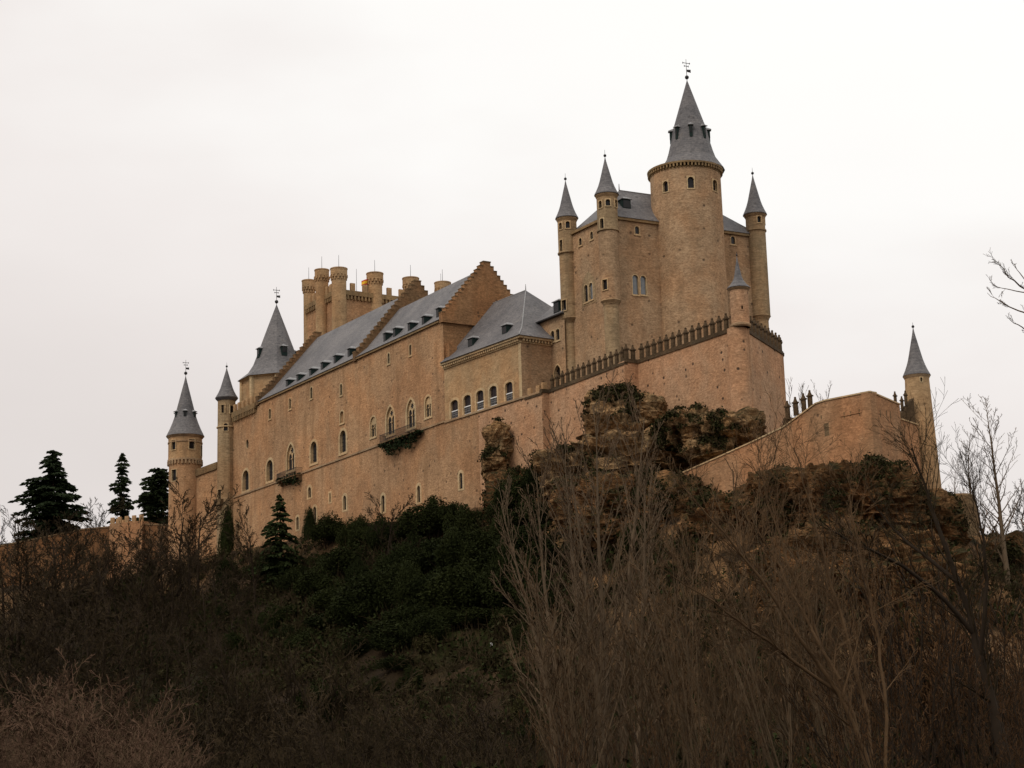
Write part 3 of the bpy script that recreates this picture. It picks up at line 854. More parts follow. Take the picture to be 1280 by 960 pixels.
# corner turret of the palace
cT = at_depth(283.2, 540, 319.5)
zc0 = axis_z(cT, 284, 498); zc1 = axis_z(cT, 284.5, 459.5)
tur = MB()
turO = None
wins = []
for (px, y0, y1, w, kd) in ((278.5, 506, 516, 0.75, 'rect'), (290.5, 507, 517, 0.9, 'rect'), (282.2, 529, 538.5, 0.7, 'round'), (274.5, 612, 624, 0.8, 'rect')):
    a, zt = px_angle(cT, 1.55, px, y0); _, zb = px_angle(cT, 1.55, px, y1)
    wins.append((a, w, zb, zt, kd, 'glass'))
turO, R_ = cyl_wall('corner_turret', cT, [(38, 1.62), (zc0 - 9, 1.55), (zc0 + 0.3, 1.5)], wins, M['turret'], pal)
cyl_windows(cT, R_, wins, turO)
mb = MB()
mb.lathe(cT, [(1.55, zc0 - 0.5), (1.9, zc0 - 0.12), (1.95, zc0 + 0.02)], 32)
mb.lathe(cT, cone_profile(1.98, zc0 + 0.02, zc1, 0.2), 32)
mb.build('roof', M['slate'], turO)
mb = MB(); finial(mb, cT, zc1, 0.9, ball=0.2); mb.build('finial', M['iron'], turO)
mb = MB(); mb.lathe(cT, [(1.58, zc0 - 5.3), (1.72, zc0 - 5.2), (1.72, zc0 - 5.05), (1.56, zc0 - 5.0)], 32, cap=False); mb.build('moulding', M['trim'], turO)
# little oriel at the turret foot
fo = Frame((cT[0] + 1.6 * math.sin(wins[3][0]), cT[1] + 1.6 * math.cos(wins[3][0])), math.degrees(wins[3][0]) - 90)
if fo.v @ (cT[:2] - fo.o) < 0: fo = Frame(fo.o, fo.az + 180)
mb = MB()
zo = wins[3][2]
mb.box(fo, -0.8, 0.8, -0.5, 0.2, zo - 1.1, zo - 0.05)
mb.box(fo, -0.5, 0.5, -0.35, 0.2, zo - 1.7, zo - 1.1)
mb.build('oriel', M['old'], turO)

# balconies
def balcony(fr, pxa, pxb, pyf, parent):
    sa, z = fr.sz(pxa, pyf, -1.15); sb, _ = fr.sz(pxb, pyf, -1.15); _, z = fr.sz((pxa + pxb) / 2, pyf, -1.15)
    mb = MB()
    mb.box(fr, sa, sb, -1.15, 0.0, z - 0.22, z)
    n = max(3, int((sb - sa) / 1.2))
    for k in range(n + 1):
        s = sa + 0.2 + (sb - sa - 0.4) * k / n
        mb.box(fr, s - 0.14, s + 0.14, -0.95, 0.02, z - 0.55, z - 0.22)
        mb.box(fr, s - 0.12, s + 0.12, -0.5, 0.02, z - 0.95, z - 0.55)
    o = mb.build('balcony', M['old'], parent)
    rm = MB()
    rm.box(fr, sa, sb, -1.12, -1.07, z + 1.02, z + 1.08)
    rm.box(fr, sa, sb, -1.115, -1.075, z + 0.1, z + 0.14)
    k = int((sb - sa) / 0.17)
    for i in range(k + 1):
        s = sa + (sb - sa) * i / k
        rm.box(fr, s - 0.015, s + 0.015, -1.11, -1.08, z, z + 1.02)
    for s in (sa, sb):
        rm.box(fr, s - 0.02, s + 0.02, -1.12, 0.0, z + 1.03, z + 1.075)
        for i in range(6):
            rm.box(fr, s - 0.015, s + 0.015, -1.0 + i * 0.17, -0.97 + i * 0.17, z, z + 1.03)
    rm.build('railing', M['iron'], o)
    return sa, sb, z
bal1 = balcony(FF, 345.5, 369.5, 596.5, pal)
bal2 = balcony(FF, 474, 518, 545.5, pal)

# ------------------------------------------------------------------ hall with hipped roof
hall = thing('great_hall', FH.W(9, 6, 50), 'square-set pale hall with hipped slate roof and five arched windows in a row', 'building')
WH = [Win(FH, cx, y0, y1, 9.2, 'segment', 0.0, 0.55, 'violet', 'rail', sill=False) for (cx, y0, y1) in ((568, 500, 523.2), (584, 493.8, 517.8), (600, 488, 512.5), (616.5, 482.5, 507.3), (636.3, 477.5, 501.5))]
flat_wall('front_wall', FH, [(0.0, 52.05), (sHC, 52.05), (sHC, ZH), (0.0, ZH)], WH, M['hall'], hall)
FHR = Frame(HC, 54.5)
mb = MB()
mb.add([FHR.W(0, 0, 45), FHR.W(13, 0, 45), FHR.W(13, 0, ZH), FHR.W(0, 0, ZH)], [(0, 1, 2, 3)])
mb.box(FH, 0.05, sHC - 0.05, 1.3, 15.5, 45, ZH - 0.4)
mb.build('side_wall', M['keep'], hall)
for w in WH: w.build(hall)
mb = MB()                                           # pale dressed corner and window surround band
mb.box(FH, sHC - 0.55, sHC + 0.02, -0.03, 0.02, 52.1, ZH - 0.7)
for w in WH:
    sp_ = shape('segment', w.s0 - 0.35, w.s1 + 0.35, w.z0 - 0.1, w.z1 + 0.35)
    plate(mb, FH, sp_, [w.loop], -0.025, 0, thick=0.03)
mb.build('dressings', M['trim'], hall)
mb = MB()
mb.box(FH, -0.15, sHC + 0.55, -0.55, 0.1, ZH - 0.25, ZH + 0.05)
mb.box(FHR, 0.0, 13, -0.55, 0.1, ZH - 0.252, ZH + 0.048)
mb.box(FH, 0.0, sHC + 0.1, -0.14, 0.1, ZH - 0.78, ZH - 0.6)
mb.box(FHR, 0.0, 13, -0.14, 0.1, ZH - 0.782, ZH - 0.602)
n = 40
for k in range(n):
    s = sHC * (k + 0.3) / n
    mb.box(FH, s, s + 0.24, -0.42, 0.05, ZH - 0.6, ZH - 0.25)
for k in range(26):
    s = 13 * (k + 0.3) / 26
    mb.box(FHR, s, s + 0.24, -0.42, 0.05, ZH - 0.602, ZH - 0.252)
mb.build('cornice', M['trim'], hall)
HM, HZ = 8.0, 70.0
mb = MB()
def hp(s, d, z): return FH.W(s, d, z)
ov = 0.75
ev = [hp(0.0, -ov, ZH + 0.06), hp(sHC + ov, -ov, ZH + 0.06), hp(sHC + ov, 2 * HM, ZH + 0.06), hp(0.0, 2 * HM, ZH + 0.06)]
md = [hp(0.0, 1.3, ZH + 1.75), hp(sHC - 1.4, 1.3, ZH + 1.75), hp(sHC - 1.4, 2 * HM - 1.3, ZH + 1.75), hp(0.0, 2 * HM - 1.3, ZH + 1.75)]
rdg = [hp(0.0, HM, HZ), hp(8.8, HM, HZ)]
mb.add(ev + md + rdg, [(0, 1, 5, 4), (1, 2, 6, 5), (2, 3, 7, 6), (4, 5, 9, 8), (5, 6, 9), (6, 7, 8, 9), (0, 3, 2, 1), (0, 4, 7, 3), (4, 8, 7)])
hroof = mb.build('roof', M['slate'], hall)
mb = MB()
mb.tube([md[1], rdg[1]], [0.09, 0.09], 5); mb.tube([ev[1], md[1]], [0.09, 0.09], 5); mb.tube([rdg[0], rdg[1]], [0.1, 0.1], 5)
mb.tube([rdg[1], (rdg[1][0], rdg[1][1], rdg[1][2] + 0.9)], [0.08, 0.03], 5)
mb.build('ridge_flashing', M['lead'], hroof)
for (px, py) in ((588, 433.5), (630.5, 417.5)):
    dormer_on(hall, plane_hit(px, py, md[0], md[1], rdg[0]), 144.5, w=1.15, h=1.15)

# ------------------------------------------------------------------ link wing between hall and keep
FL = Frame(FHR.W(5.0, 0, 0), 147)
link_w = thing('link_wing', FL.W(3, 3, 50), 'narrow wing with twin arched windows squeezed between hall and keep', 'building')
zl = FL.sz(690, 397)[1]
sLk = FL.sz(707, 440)[0]
WK = [Win(FL, 690.8, 413.5, 427, 4.6, 'round', 0.14, 0.4, 'glass'), Win(FL, 697.3, 411, 425, 4.6, 'round', 0.14, 0.4, 'glass'), Win(FL, 697, 456, 475, 8.6, 'pointed', 0.2, 0.6, 'glass', sill=False)]
flat_wall('front_wall', FL, [(-3.0, 45), (sLk, 45), (sLk, zl), (-3.0, zl)], WK, M['keep'], link_w)
mb = MB(); mb.box(FL, -2.95, sLk - 0.05, 1.2, 9, 45, zl - 0.4); mb.build('core_wall', M['keep'], link_w)
for w in WK: w.build(link_w)
lp0 = [FL.W(-3.4, -0.5, zl), FL.W(sLk, -0.5, zl), FL.W(sLk, 9, zl), FL.W(-3.4, 9, zl)]
lr = [FL.W(-3.4, 4.2, zl + 4.0), FL.W(sLk, 4.2, zl + 4.0)]
mb = MB(); mb.add(lp0 + lr, [(0, 1, 5, 4), (2, 3, 4, 5), (0, 4, 3), (1, 2, 5), (0, 3, 2, 1)]); mb.build('roof', M['slate'], link_w)
mb = MB(); mb.box(FL, -3.4, sLk, -0.6, 0.05, zl - 0.16, zl + 0.0); mb.build('eaves_cornice', M['iron'], link_w)
dormer_on(link_w, plane_hit(695.5, 391, lp0[0], lp0[1], lr[0]), 147, w=1.3, h=1.5)

# ------------------------------------------------------------------ keep
kc = Frame(shift(K4, 58, 3.4), 148).pt(765.5, 420)
KA = Frame(kc, 148)                                   # left face (s negative)
AZR = 62.0
KB = Frame(kc, AZR)                                   # right face
sTL = KA.sz(709.5, 300)[0]
sTR = KB.sz(945.5, 300)[0]
ZK = KB.sz(776, 272.5)[1]
keep = thing('keep', (kc[0] + 8, kc[1] + 8, 48), 'tall keep with slender corner turrets and a huge round tower in its front', 'castle keep')
WA = [Win(KA, 725.6, 297.5, 306.5, 3.4, 'round', 0.12, 0.35, 'glass'), Win(KA, 739.7, 289.5, 299, 3.4, 'round', 0.12, 0.35, 'glass'),
      Win(KA, 732.8, 356, 377.5, 4.3, 'round', 0.12, 0.5, 'glass'), Win(KA, 738.9, 353.3, 374.5, 4.3, 'round', 0.12, 0.5, 'paleglass')]
flat_wall('left_wall', KA, [(sTL, 44), (0, 44), (0, ZK), (sTL, ZK)], WA, M['keep'], keep)
cG = KB.pt(860.5, 300)
cS = KB.pt(864.0, 202)
WB = [Win(KB, 796.3, 283, 292.5, 5.2, 'round', 0.12, 0.4, 'glass'), Win(KB, 794.3, 343.8, 368, 7.2, 'round', 0.12, 0.4, 'paleglass'), Win(KB, 804.2, 345, 368.2, 7.2, 'round', 0.12, 0.4, 'paleglass'),
      Win(KB, 916.2, 295.5, 305, 5.0, 'round', 0.14, 0.4, 'glass')]
flat_wall('right_wall', KB, [(0, 44), (sTR, 44), (sTR, ZK), (0, ZK)], WB, M['keep'], keep)
for w in WA + WB: w.build(keep)
mb = MB()
FKE = Frame(KB.W(sTR, 0, 0), AZR - 90)
mb.box(KB, 0.1, sTR - 0.1, 1.2, 10.5, 44, ZK - 0.5)
mb.add([FKE.W(0, 0, 44), FKE.W(10, 0, 44), FKE.W(10, 0, ZK), FKE.W(0, 0, ZK)], [(0, 1, 2, 3)])
mb.build('core_wall', M['keep'], keep)
mb = MB()                                             # pale stone panel round the twin windows
sA = [w.s0 for w in WA[2:]]; sB = [w.s1 for w in WA[2:]]
pan = shape('pointed', min(sA) - 0.65, max(sB) + 0.65, min(w.z0 for w in WA[2:]) - 0.5, max(w.z1 for w in WA[2:]) + 1.7)
plate(mb, KA, pan, [w.loop for w in WA[2:]], -0.03, 0, thick=0.03)
mb.build('window_panel', M['turret'], keep)
mb = MB()
mb.box(KA, sTL, 0.3, -0.3, 0.1, ZK - 0.3, ZK + 0.05); mb.box(KB, -0.3, sTR, -0.3, 0.1, ZK - 0.302, ZK + 0.048)
mb.build('eaves_cornice', M['corbel'], keep)
kw = -sTL
hw = kw / 2
sR0, zR0 = KB.sz(774, 238, hw)
kq = [KB.W(-0.4, -0.4, ZK + 0.06), KB.W(sTR + 0.4, -0.4, ZK + 0.06), KB.W(sTR + 0.4, kw + 0.4, ZK + 0.06), KB.W(-0.4, kw + 0.4, ZK + 0.06)]
kr = [KB.W(max(1.5, sR0), hw, zR0), KB.W(sTR - 6.0, hw, zR0)]
mb = MB(); mb.add(kq + kr, [(0, 1, 5, 4), (1, 2, 5), (2, 3, 4, 5), (3, 0, 4), (0, 3, 2, 1)])
kroof = mb.build('roof', M['slate'], keep)
mb = MB(); mb.tube([kr[0], (kr[0][0], kr[0][1], kr[0][2] + 0.9)], [0.1, 0.04], 5); mb.tube([kr[0], kr[1]], [0.09, 0.09], 5); mb.build('ridge_flashing', M['lead'], kroof)
dormer_on(keep, plane_hit(783.5, 260.5, kq[0], kq[1], kr[0]), AZR, w=1.25, h=1.25, back=1.8)
def turret(parent, c, r_top, r_low, z_low, z_ledge, z_eave, z_tip, r_roof, winspx, mat_up, mat_low=None, flare=0.19, fin=1.0, name='turret'):
    wins = []
    for (px, y0, y1, w, kd) in winspx:
        a, zt = px_angle(c, r_top, px, y0); _, zb = px_angle(c, r_top, px, y1)
        wins.append((a, w, zb, zt, kd, 'glass'))
    up = [w for w in wins if w[2] > z_ledge]; lo = [w for w in wins if w[2] <= z_ledge]
    o, R1 = cyl_wall(name, c, [(z_ledge, r_top), (z_eave, r_top)], up, mat_up, parent, 36)
    cyl_windows(c, R1, up, o)
    o2, R2 = cyl_wall('lower_shaft', c, [(z_low, r_low), (z_ledge, r_low)], lo, mat_low or mat_up, o, 36)
    mb = MB()
    cyl_windows_part(c, R2, lo, o)
    mb = MB()
    mb.lathe(c, [(r_low, z_ledge - 0.1), (r_top + 0.12, z_ledge), (r_top + 0.12, z_ledge + 0.18), (r_top, z_ledge + 0.24)], 36, cap=False)
    mb.build('ledge', mat_up, o); mb = MB()
    mb.lathe(c, [(r_top, z_eave - 0.55), (r_roof * 0.93, z_eave - 0.22), (r_roof * 0.93, z_eave - 0.02)], 36)
    mb.build('eaves_moulding', mat_up, o); mb = MB()
    mb.lathe(c, [(0.25, z_low - 1.6), (r_low * 0.75, z_low - 0.5), (r_low + 0.05, z_low), (r_low, z_low + 0.1)], 36, cap=False)
    mb.build('corbel_foot', mat_up, o)
    mb = MB(); mb.lathe(c, [(r_roof, z_eave - 0.08)] + cone_profile(r_roof, z_eave, z_tip, flare), 36); mb.build('roof', M['slate'], o)
    mb = MB(); finial(mb, c, z_tip, fin, ball=0.2); mb.build('finial', M['iron'], o)
    return o
def cyl_windows_part(c, R, wins, parent):
    cyl_windows(c, R, wins, parent)
cTL = np.array(KA.W(sTL, 0, 0)); cTM = np.array(KA.W(0, 0, 0)); cTR = np.array(KB.W(sTR, 0, 0))
turret(keep, cTL, 1.27, 1.2, axis_z(cTL, 711, 399), axis_z(cTL, 710, 318), axis_z(cTL, 709.5, 273), axis_z(cTL, 708, 225.5), 1.55,
       ((700.6, 278.5, 286.5, 0.5, 'round'), (709.5, 276.5, 285, 0.55, 'round'), (701.3, 300, 314, 0.5, 'rect'), (704.5, 375, 388, 0.75, 'rect')), M['turret'], M['turret'])
turret(keep, cTM, 1.33, 1.27, axis_z(cTM, 764, 377), axis_z(cTM, 762.5, 290), axis_z(cTM, 760.8, 243.5), axis_z(cTM, 758.5, 196.5), 1.6,
       ((750.3, 251, 260, 0.5, 'round'), (759.7, 249, 257, 0.6, 'round'), (769.6, 249.5, 258.5, 0.5, 'round'), (752.2, 273, 286.5, 0.55, 'round'), (755.6, 349.5, 362, 0.7, 'rect')), M['turret'], M['keep'])
turret(keep, cTR, 1.3, 1.28, axis_z(cTR, 955, 396), axis_z(cTR, 948, 290), axis_z(cTR, 944.5, 268.5), axis_z(cTR, 940.5, 218.5), 1.62,
       ((948.7, 270, 278, 0.55, 'round'), (956, 271, 279, 0.4, 'round')), M['turret'], M['turret'])
# corner shaft under the middle turret with two shallow squinch niches
mb = MB()
zt = axis_z(cTM, 764, 377)
mb.lathe(cTM, [(0.95, 44), (0.95, zt - 0.6), (1.25, zt)], 24)
mb.build('corner_shaft', M['turret'], keep)
mb = MB()
zt2 = axis_z(cTR, 955, 396)
mb.lathe(cTR, [(1.0, 44), (1.0, zt2 - 0.6), (1.25, zt2)], 24)
mb.build('corner_shaft', M['turret'], keep); mb = MB()
mb.lathe(cTL, [(0.8, 44), (0.8, axis_z(cTL, 711, 402)), (1.1, axis_z(cTL, 711, 397))], 24)
mb.build('corner_shaft', M['turret'], keep)
# buttress at the left corner
mb = MB(); mb.box(KA, sTL - 1.6, sTL + 0.1, -0.9, 1.0, 44, axis_z(cTL, 706, 404)); mb.build('buttress', M['turret'], keep)
# great round tower
RG = 46.0 * cG[1] / F_PX
zg = axis_z(cG, 858, 216.5)
wins = []
for (px, y0, y1, w) in ((831.8, 226.5, 240, 0.75), (863.2, 221, 235, 0.8), (893.2, 225, 238.5, 0.95)):
    a, zt = px_angle(cG, RG, px, y0); _, zb = px_angle(cG, RG, px, y1)
    wins.append((a, w, zb, zt, 'round', 'glass'))
gt, RR = cyl_wall('round_tower', cG, [(40, RG * 1.03), (zg - 0.6, RG)], wins, M['keep'], keep, 72)
cyl_windows(cG, RR, wins, gt, border=0.14)
for (px, py, hh) in ((846.5, 351.5, 7), (873, 349.5, 8), (897.7, 351, 6), (893, 270.5, 9)):
    a, z = px_angle(cG, RG, px, py); _, zt = px_angle(cG, RG, px, py - hh)
    fr = Frame((cG[0] + RG * math.sin(a), cG[1] + RG * math.cos(a)), math.degrees(a) - 90)
    if fr.v @ (cG[:2] - fr.o) < 0: fr = Frame(fr.o, fr.az + 180)
    mb = MB()
    lp = shape('circle', -0.16, 0.16, z - 0.32, z + 0.0)
    plate(mb, fr, lp, [], -0.01, thick=0.06)
    mb.box(fr, -0.035, 0.035, -0.012, 0.03, z - 0.05, zt)
    mb.build('arrow_slit', M['void_shade'], gt)  # flat dark plate paints the inner shade of the slit
mb = MB()
mb.lathe(cG, [(RG, zg - 0.66), (RG + 0.06, zg - 0.62), (RG + 0.06, zg - 0.5)], 72, cap=False)
ring_corbels(mb, cG, RG, zg - 0.5, zg - 0.1, 64, 0.3, 0.22)
mb.lathe(cG, [(RG - 0.2, zg - 0.1), (RG + 0.34, zg - 0.1), (RG + 0.37, zg + 0.14), (RG - 0.2, zg + 0.3)], 72)
mb.build('cornice', M['corbel'], gt)
ztip = axis_z(cG, 859, 99.5)
# spire: low flared foot, then steep
zf1 = axis_z(cG, 858.5, 168); r1 = 31.2 * cG[1] / F_PX
prof = [(RG - 0.25, zg + 0.3), (RG * 0.86, zg + 0.9), (3.33, zg + 1.95), (2.95, zg + 3.1), (2.62, zg + 4.4), (2.32, zg + 6.0)]
zq = zg + 6.0
prof += [(2.32 * (1 - t) + 0.06 * t, zq + (ztip - zq) * t) for t in (0.25, 0.5, 0.75, 1.0)]
mb = MB(); mb.lathe(cS, prof, 20, a0=0.1); gr_ = mb.build('spire', M['slate'], gt)
mb = MB(); finial(mb, cS, ztip, 3.1, cross=True, ball=0.28, rod=0.05); mb.build('finial', M['iron'], gt)
zd = axis_z(cG, 860, 173)
for k in range(8):
    a = math.radians(182) + k * math.pi / 4
    rr = 2.55
    p = np.array([cS[0] + rr * math.sin(a), cS[1] + rr * math.cos(a), zd])
    az = math.degrees(a) - 90
    fr = Frame(p, az)
    if fr.v @ (cG[:2] - fr.o) < 0: az += 180
    p = np.array([cS[0] + (rr + 0.12) * math.sin(a), cS[1] + (rr + 0.12) * math.cos(a), zd])
    dormer_on(gt, p, az, w=0.42, h=1.15, back=0.8)

# ------------------------------------------------------------------ ramparts of the prow
ramp = thing('rampart_wall', (K4[0], K4[1], 42), 'pink brick rampart crowned with dark spiky merlons and a pointed watch turret', 'wall')
def wall_seg(name, a, b, za, zb, zbot, mat, parent, th=1.2, ztop_b=None):
    a = np.array(a[:2]); b = np.array(b[:2])
    L = np.linalg.norm(b - a); az = math.degrees(math.atan2(*(b - a)))
    fr = Frame(a, az)
    mb = MB(); mb.box(fr, 0, L, 0, th, zbot, za, 0, z1b=zb)
    return mb.build(name, mat, parent), fr, L
K1b = FH.W(s600 - 0.0, 0.0, 0)
K6 = np.array(FW4.W(FW4.sz(977, 446)[0] + 0.8, 0, 0))
K7 = shift(K6, 2, 9); K8 = shift(K7, -30, 14)
C5 = K5
pts = [K1b, K1, K2, K3, K4, K5, K6, K7, K8]
segs = []
for i, (a, b) in enumerate(zip(pts[:-1], pts[1:])):
    zb_ = 34 if i == 0 else (32 if i < 4 else 24)
    zt_ = 52.0 if i == 0 else ZP - (0.3 if i < 3 else 0)
    o, fr, L = wall_seg('wall', a, b, zt_, zt_, zb_, M['brick'], ramp)
    segs.append((fr, L, zt_))
mb = MB(); mb.lathe((K5[0] - 0.35, K5[1] + 0.75, 0), [(1.25, 28), (1.2, 44), (1.15, ZP)], 24); mb.build('rounded_corner', M['brick'], ramp)
# parapet with merlons
sa_ = FH.sz(656, 495)[0]
frW, LW, _ = segs[0]
pm = MB()
runs = [(FH, sa_, sK1, 52.0), (segs[1][0], 0, segs[1][1], 52.3), (segs[2][0], 0, segs[2][1], 52.3), (segs[3][0], 0, segs[3][1], 52.6), (segs[4][0], 0, sK5 - 0.9, 52.6), (segs[5][0], 0.9, segs[5][1], 52.6), (segs[6][0], 0, segs[6][1], 52.6)]
for ri, (fr, s0, s1, z) in enumerate(runs):
    pm.box(fr, s0 + 0.012, s1 + 0.01, -0.12, 0.5, z - 0.15, z + 0.16)
    pm.box(fr, s0 + 0.012, s1, 0.0, 0.45, z + 0.16, z + 0.36)
pm.build('parapet', M['merlon'], ramp)
for ri, (fr, s0, s1, z) in enumerate(runs):
    n = {0: 2, 1: 1, 2: 14, 3: 2, 4: 15, 5: 11, 6: 6}[ri]
    for k in range(n):
        s = s0 + (s1 - s0) * (k + 0.5) / n
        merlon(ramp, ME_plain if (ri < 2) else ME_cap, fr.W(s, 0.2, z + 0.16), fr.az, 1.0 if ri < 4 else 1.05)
# watch turret on the prow
cB = np.array([K5[0] + 0.02, K5[1] + 0.25, 0])
rB = 11.8 * cB[1] / F_PX
zb0 = axis_z(cB, 926, 406.5); zb1 = axis_z(cB, 925, 362); zb2 = axis_z(cB, 921.5, 320)
wb = []
a, zt = px_angle(cB, rB, 927.5, 382); _, zb = px_angle(cB, rB, 927.5, 386.5)
wb.append((a, 0.2, zb, zt, 'rect', 'glass'))
bt, RR = cyl_wall('watch_turret', cB, [(zb0, rB), (zb1, rB)], wb, M['brick'], ramp, 32)
cyl_windows(cB, RR, wb, bt, border=0.1, trim='brick')
mb = MB(); mb.lathe(cB, [(rB + 0.01, zb0 - 0.3), (rB + 0.13, zb0 - 0.15), (rB + 0.13, zb0 + 0.05), (rB, zb0 + 0.15)], 32, cap=False)
mb.lathe(cB, [(rB, zb1 - 0.2), (rB + 0.2, zb1), (rB + 0.26, zb1 + 0.12)], 32)
mb.build('moulding', M['string'], bt)
mb = MB(); mb.lathe(cB, [(rB + 0.3, zb1 + 0.1)] + cone_profile(rB + 0.3, zb1 + 0.16, zb2, 0.5), 32); mb.build('roof', M['slate'], bt)
mb = MB(); finial(mb, cB, zb2, 0.5, ball=0.12); mb.build('finial', M['iron'], bt)

# ------------------------------------------------------------------ many-turreted tower
J3 = at_depth(423.5, 336, 333)
jt = thing('turreted_tower', (J3[0] + 8, J3[1] + 10, 60), 'pale tower ringed with round corbelled turrets rising behind the long roof', 'tower')
JB = Frame(J3, 58); JA = Frame(J3, 148)
zj = axis_z(J3, 411, 372)
mb = MB()
JW = 30
c4 = [JB.W(-0.5, -0.5, 0), JB.W(JW, -0.5, 0), JB.W(JW, 13, 0), JB.W(-0.5, 13, 0)]
zpar = JB.sz(448, 372)[1]
mb.add([(p[0], p[1], z) for z in (45, zpar) for p in c4], [(0, 1, 5, 4), (1, 2, 6, 5), (2, 3, 7, 6), (3, 0, 4, 7), (4, 5, 6, 7)])
mb.build('body', M['palace'], jt)
mb = MB()
mb.box(JB, -0.3, JW + 0.1, -1.0, -0.3, zpar, zpar + 0.9)
for k in range(38):
    s = 0.5 + k * 0.71
    mb.box(JB, s, s + 0.34, -0.95, -0.3, zpar - 0.75, zpar)
mb.box(JA, -12.5, 0.3, -1.0, -0.3, zpar, zpar + 0.9)
for k in range(17):
    s = -12.3 + k * 0.71
    mb.box(JA, s, s + 0.34, -0.95, -0.3, zpar - 0.75, zpar)
mb.build('machicolation', M['corbel'], jt)
for k in range(11):
    merlon(jt, ME_plain, JB.W(2.4 + k * 2.5, -0.65, zpar + 0.9), 58, 1.3)
for k in range(6):
    merlon(jt, ME_plain, JA.W(-1.8 - k * 1.75, -0.65, zpar + 0.9), 148, 1.35)
def jturret(px, ytop, ycorb, ybase, c, rh=1.18, rs=0.98):
    zt = axis_z(c, px, ytop); zc = axis_z(c, px, ycorb)
    o, R1 = cyl_wall('turret', c, [(45, rs), (zc - 0.2, rs)], [], M['tower'], jt, 28)
    mb = MB()
    zm = (zt - zc)
    mb.lathe(c, [(rs, zc - 0.2), (rs + 0.02, zc + zm * 0.2), (rs + 0.1, zc + zm * 0.2), (rs + 0.1, zc + zm * 0.42), (rh, zc + zm * 0.42), (rh, zt - 0.22), (rh + 0.07, zt - 0.18), (rh + 0.07, zt), (0.2, zt + 0.02)], 28)
    for row, (z0, z1, dp) in enumerate(((zc + 0.0, zc + zm * 0.19, 0.14), (zc + zm * 0.21, zc + zm * 0.415, 0.27))):
        for i in range(14):
            a = 2 * math.pi * (i + 0.5 * row) / 14
            fr = Frame((c[0] + rs * math.sin(a), c[1] + rs * math.cos(a)), math.degrees(a) + 90)
            if fr.v @ (np.array(c[:2]) - fr.o) < 0: fr = Frame(fr.o, fr.az + 180)
            mb.box(fr, -0.15, 0.15, -dp, 0.1, z0, z1)
    mb.build('corbelled_head', M['tower'], o)
    mb = MB(); mb.tube([(c[0], c[1], zt - 0.1), (c[0], c[1], zt + 2.6)], [0.05, 0.03], 4); mb.build('lightning_rod', M['iron'], o)
    return o
jturret(423.5, 336, 350.5, 0, np.array(JB.W(0, 0, 0)), 1.54, 1.34)
for (px, yt, yc) in ((468.5, 342, 356.6), (513.3, 348, 363), (553.2, 353.5, 368)):
    s = JB.sz(px, yt)[0]
    jturret(px, yt, yc, 0, np.array(JB.W(s, 0, 0)), 1.54, 1.32)
jturret(402.3, 337.6, 352.5, 0, np.array(JA.W(JA.sz(402.3, 338, -0.9)[0], -0.9, 0)), 1.33, 1.2)
jturret(386, 351, 366.7, 0, np.array(JA.W(JA.sz(386, 351, 0.2)[0], 0.2, 0)), 1.3, 1.02)
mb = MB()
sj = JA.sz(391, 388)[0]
mb.box(JA, sj - 0.9, sj + 1.0, -0.12, 0.5, JA.sz(391, 392)[1], JA.sz(391, 383)[1]); mb.build('loggia_shade', M['void_shade'], jt)  # solid dark box paints the shade inside the loggia
mb = MB()
mb.tube([JB.W(4.6, 2.0, zpar), JB.W(4.6, 2.0, zpar + 6.0)], [0.05, 0.03], 5)
mb.tube([JB.W(9.0, 2.5, zpar), JB.W(9.0, 2.5, zpar + 5.0)], [0.04, 0.025], 5)
mb.tube([JB.W(23.0, 3, zpar), JB.W(23.0, 3, zpar + 7.6)], [0.05, 0.03], 5)
mb.tube([JB.W(22.2, 3, zpar), JB.W(22.2, 3, zpar + 6.0)], [0.04, 0.03], 5)
mb.build('mast', M['iron'], jt)
# flag
pfl = JB.pt(459.5, 355)
flag = thing('flag', (pfl[0], pfl[1], pfl[2] - 2), 'small red and yellow flag on a short pole between the tower turrets', 'flag')
mb = MB(); mb.tube([(pfl[0], pfl[1], pfl[2] - 3), (pfl[0], pfl[1], pfl[2] + 1.2)], [0.05, 0.04], 5); mb.build('flagpole', M['iron'], flag)
vs = []; fs = []
for i in range(9):
    u = -1.3 * i / 8
    for j in range(5):
        w = 0.14 * math.sin(u * 4 + j * 0.4)
        vs.append((pfl[0] + u * 0.86, pfl[1] + w - 0.1, pfl[2] + 0.9 - 1.0 * j / 4 - 0.22 * abs(u)))
mb = MB()
for i in range(8):
    for j in range(4): fs.append((i * 5 + j, i * 5 + j + 1, (i + 1) * 5 + j + 1, (i + 1) * 5 + j))
mb.add(vs, fs); mb.m = [0 if (k % 4) in (0, 3) else 1 for k in range(len(fs))]
fo_ = mb.build('cloth', [M['flag_red'], M['flag_yellow']], flag)
sm = fo_.modifiers.new('thickness', 'SOLIDIFY'); sm.thickness = 0.03

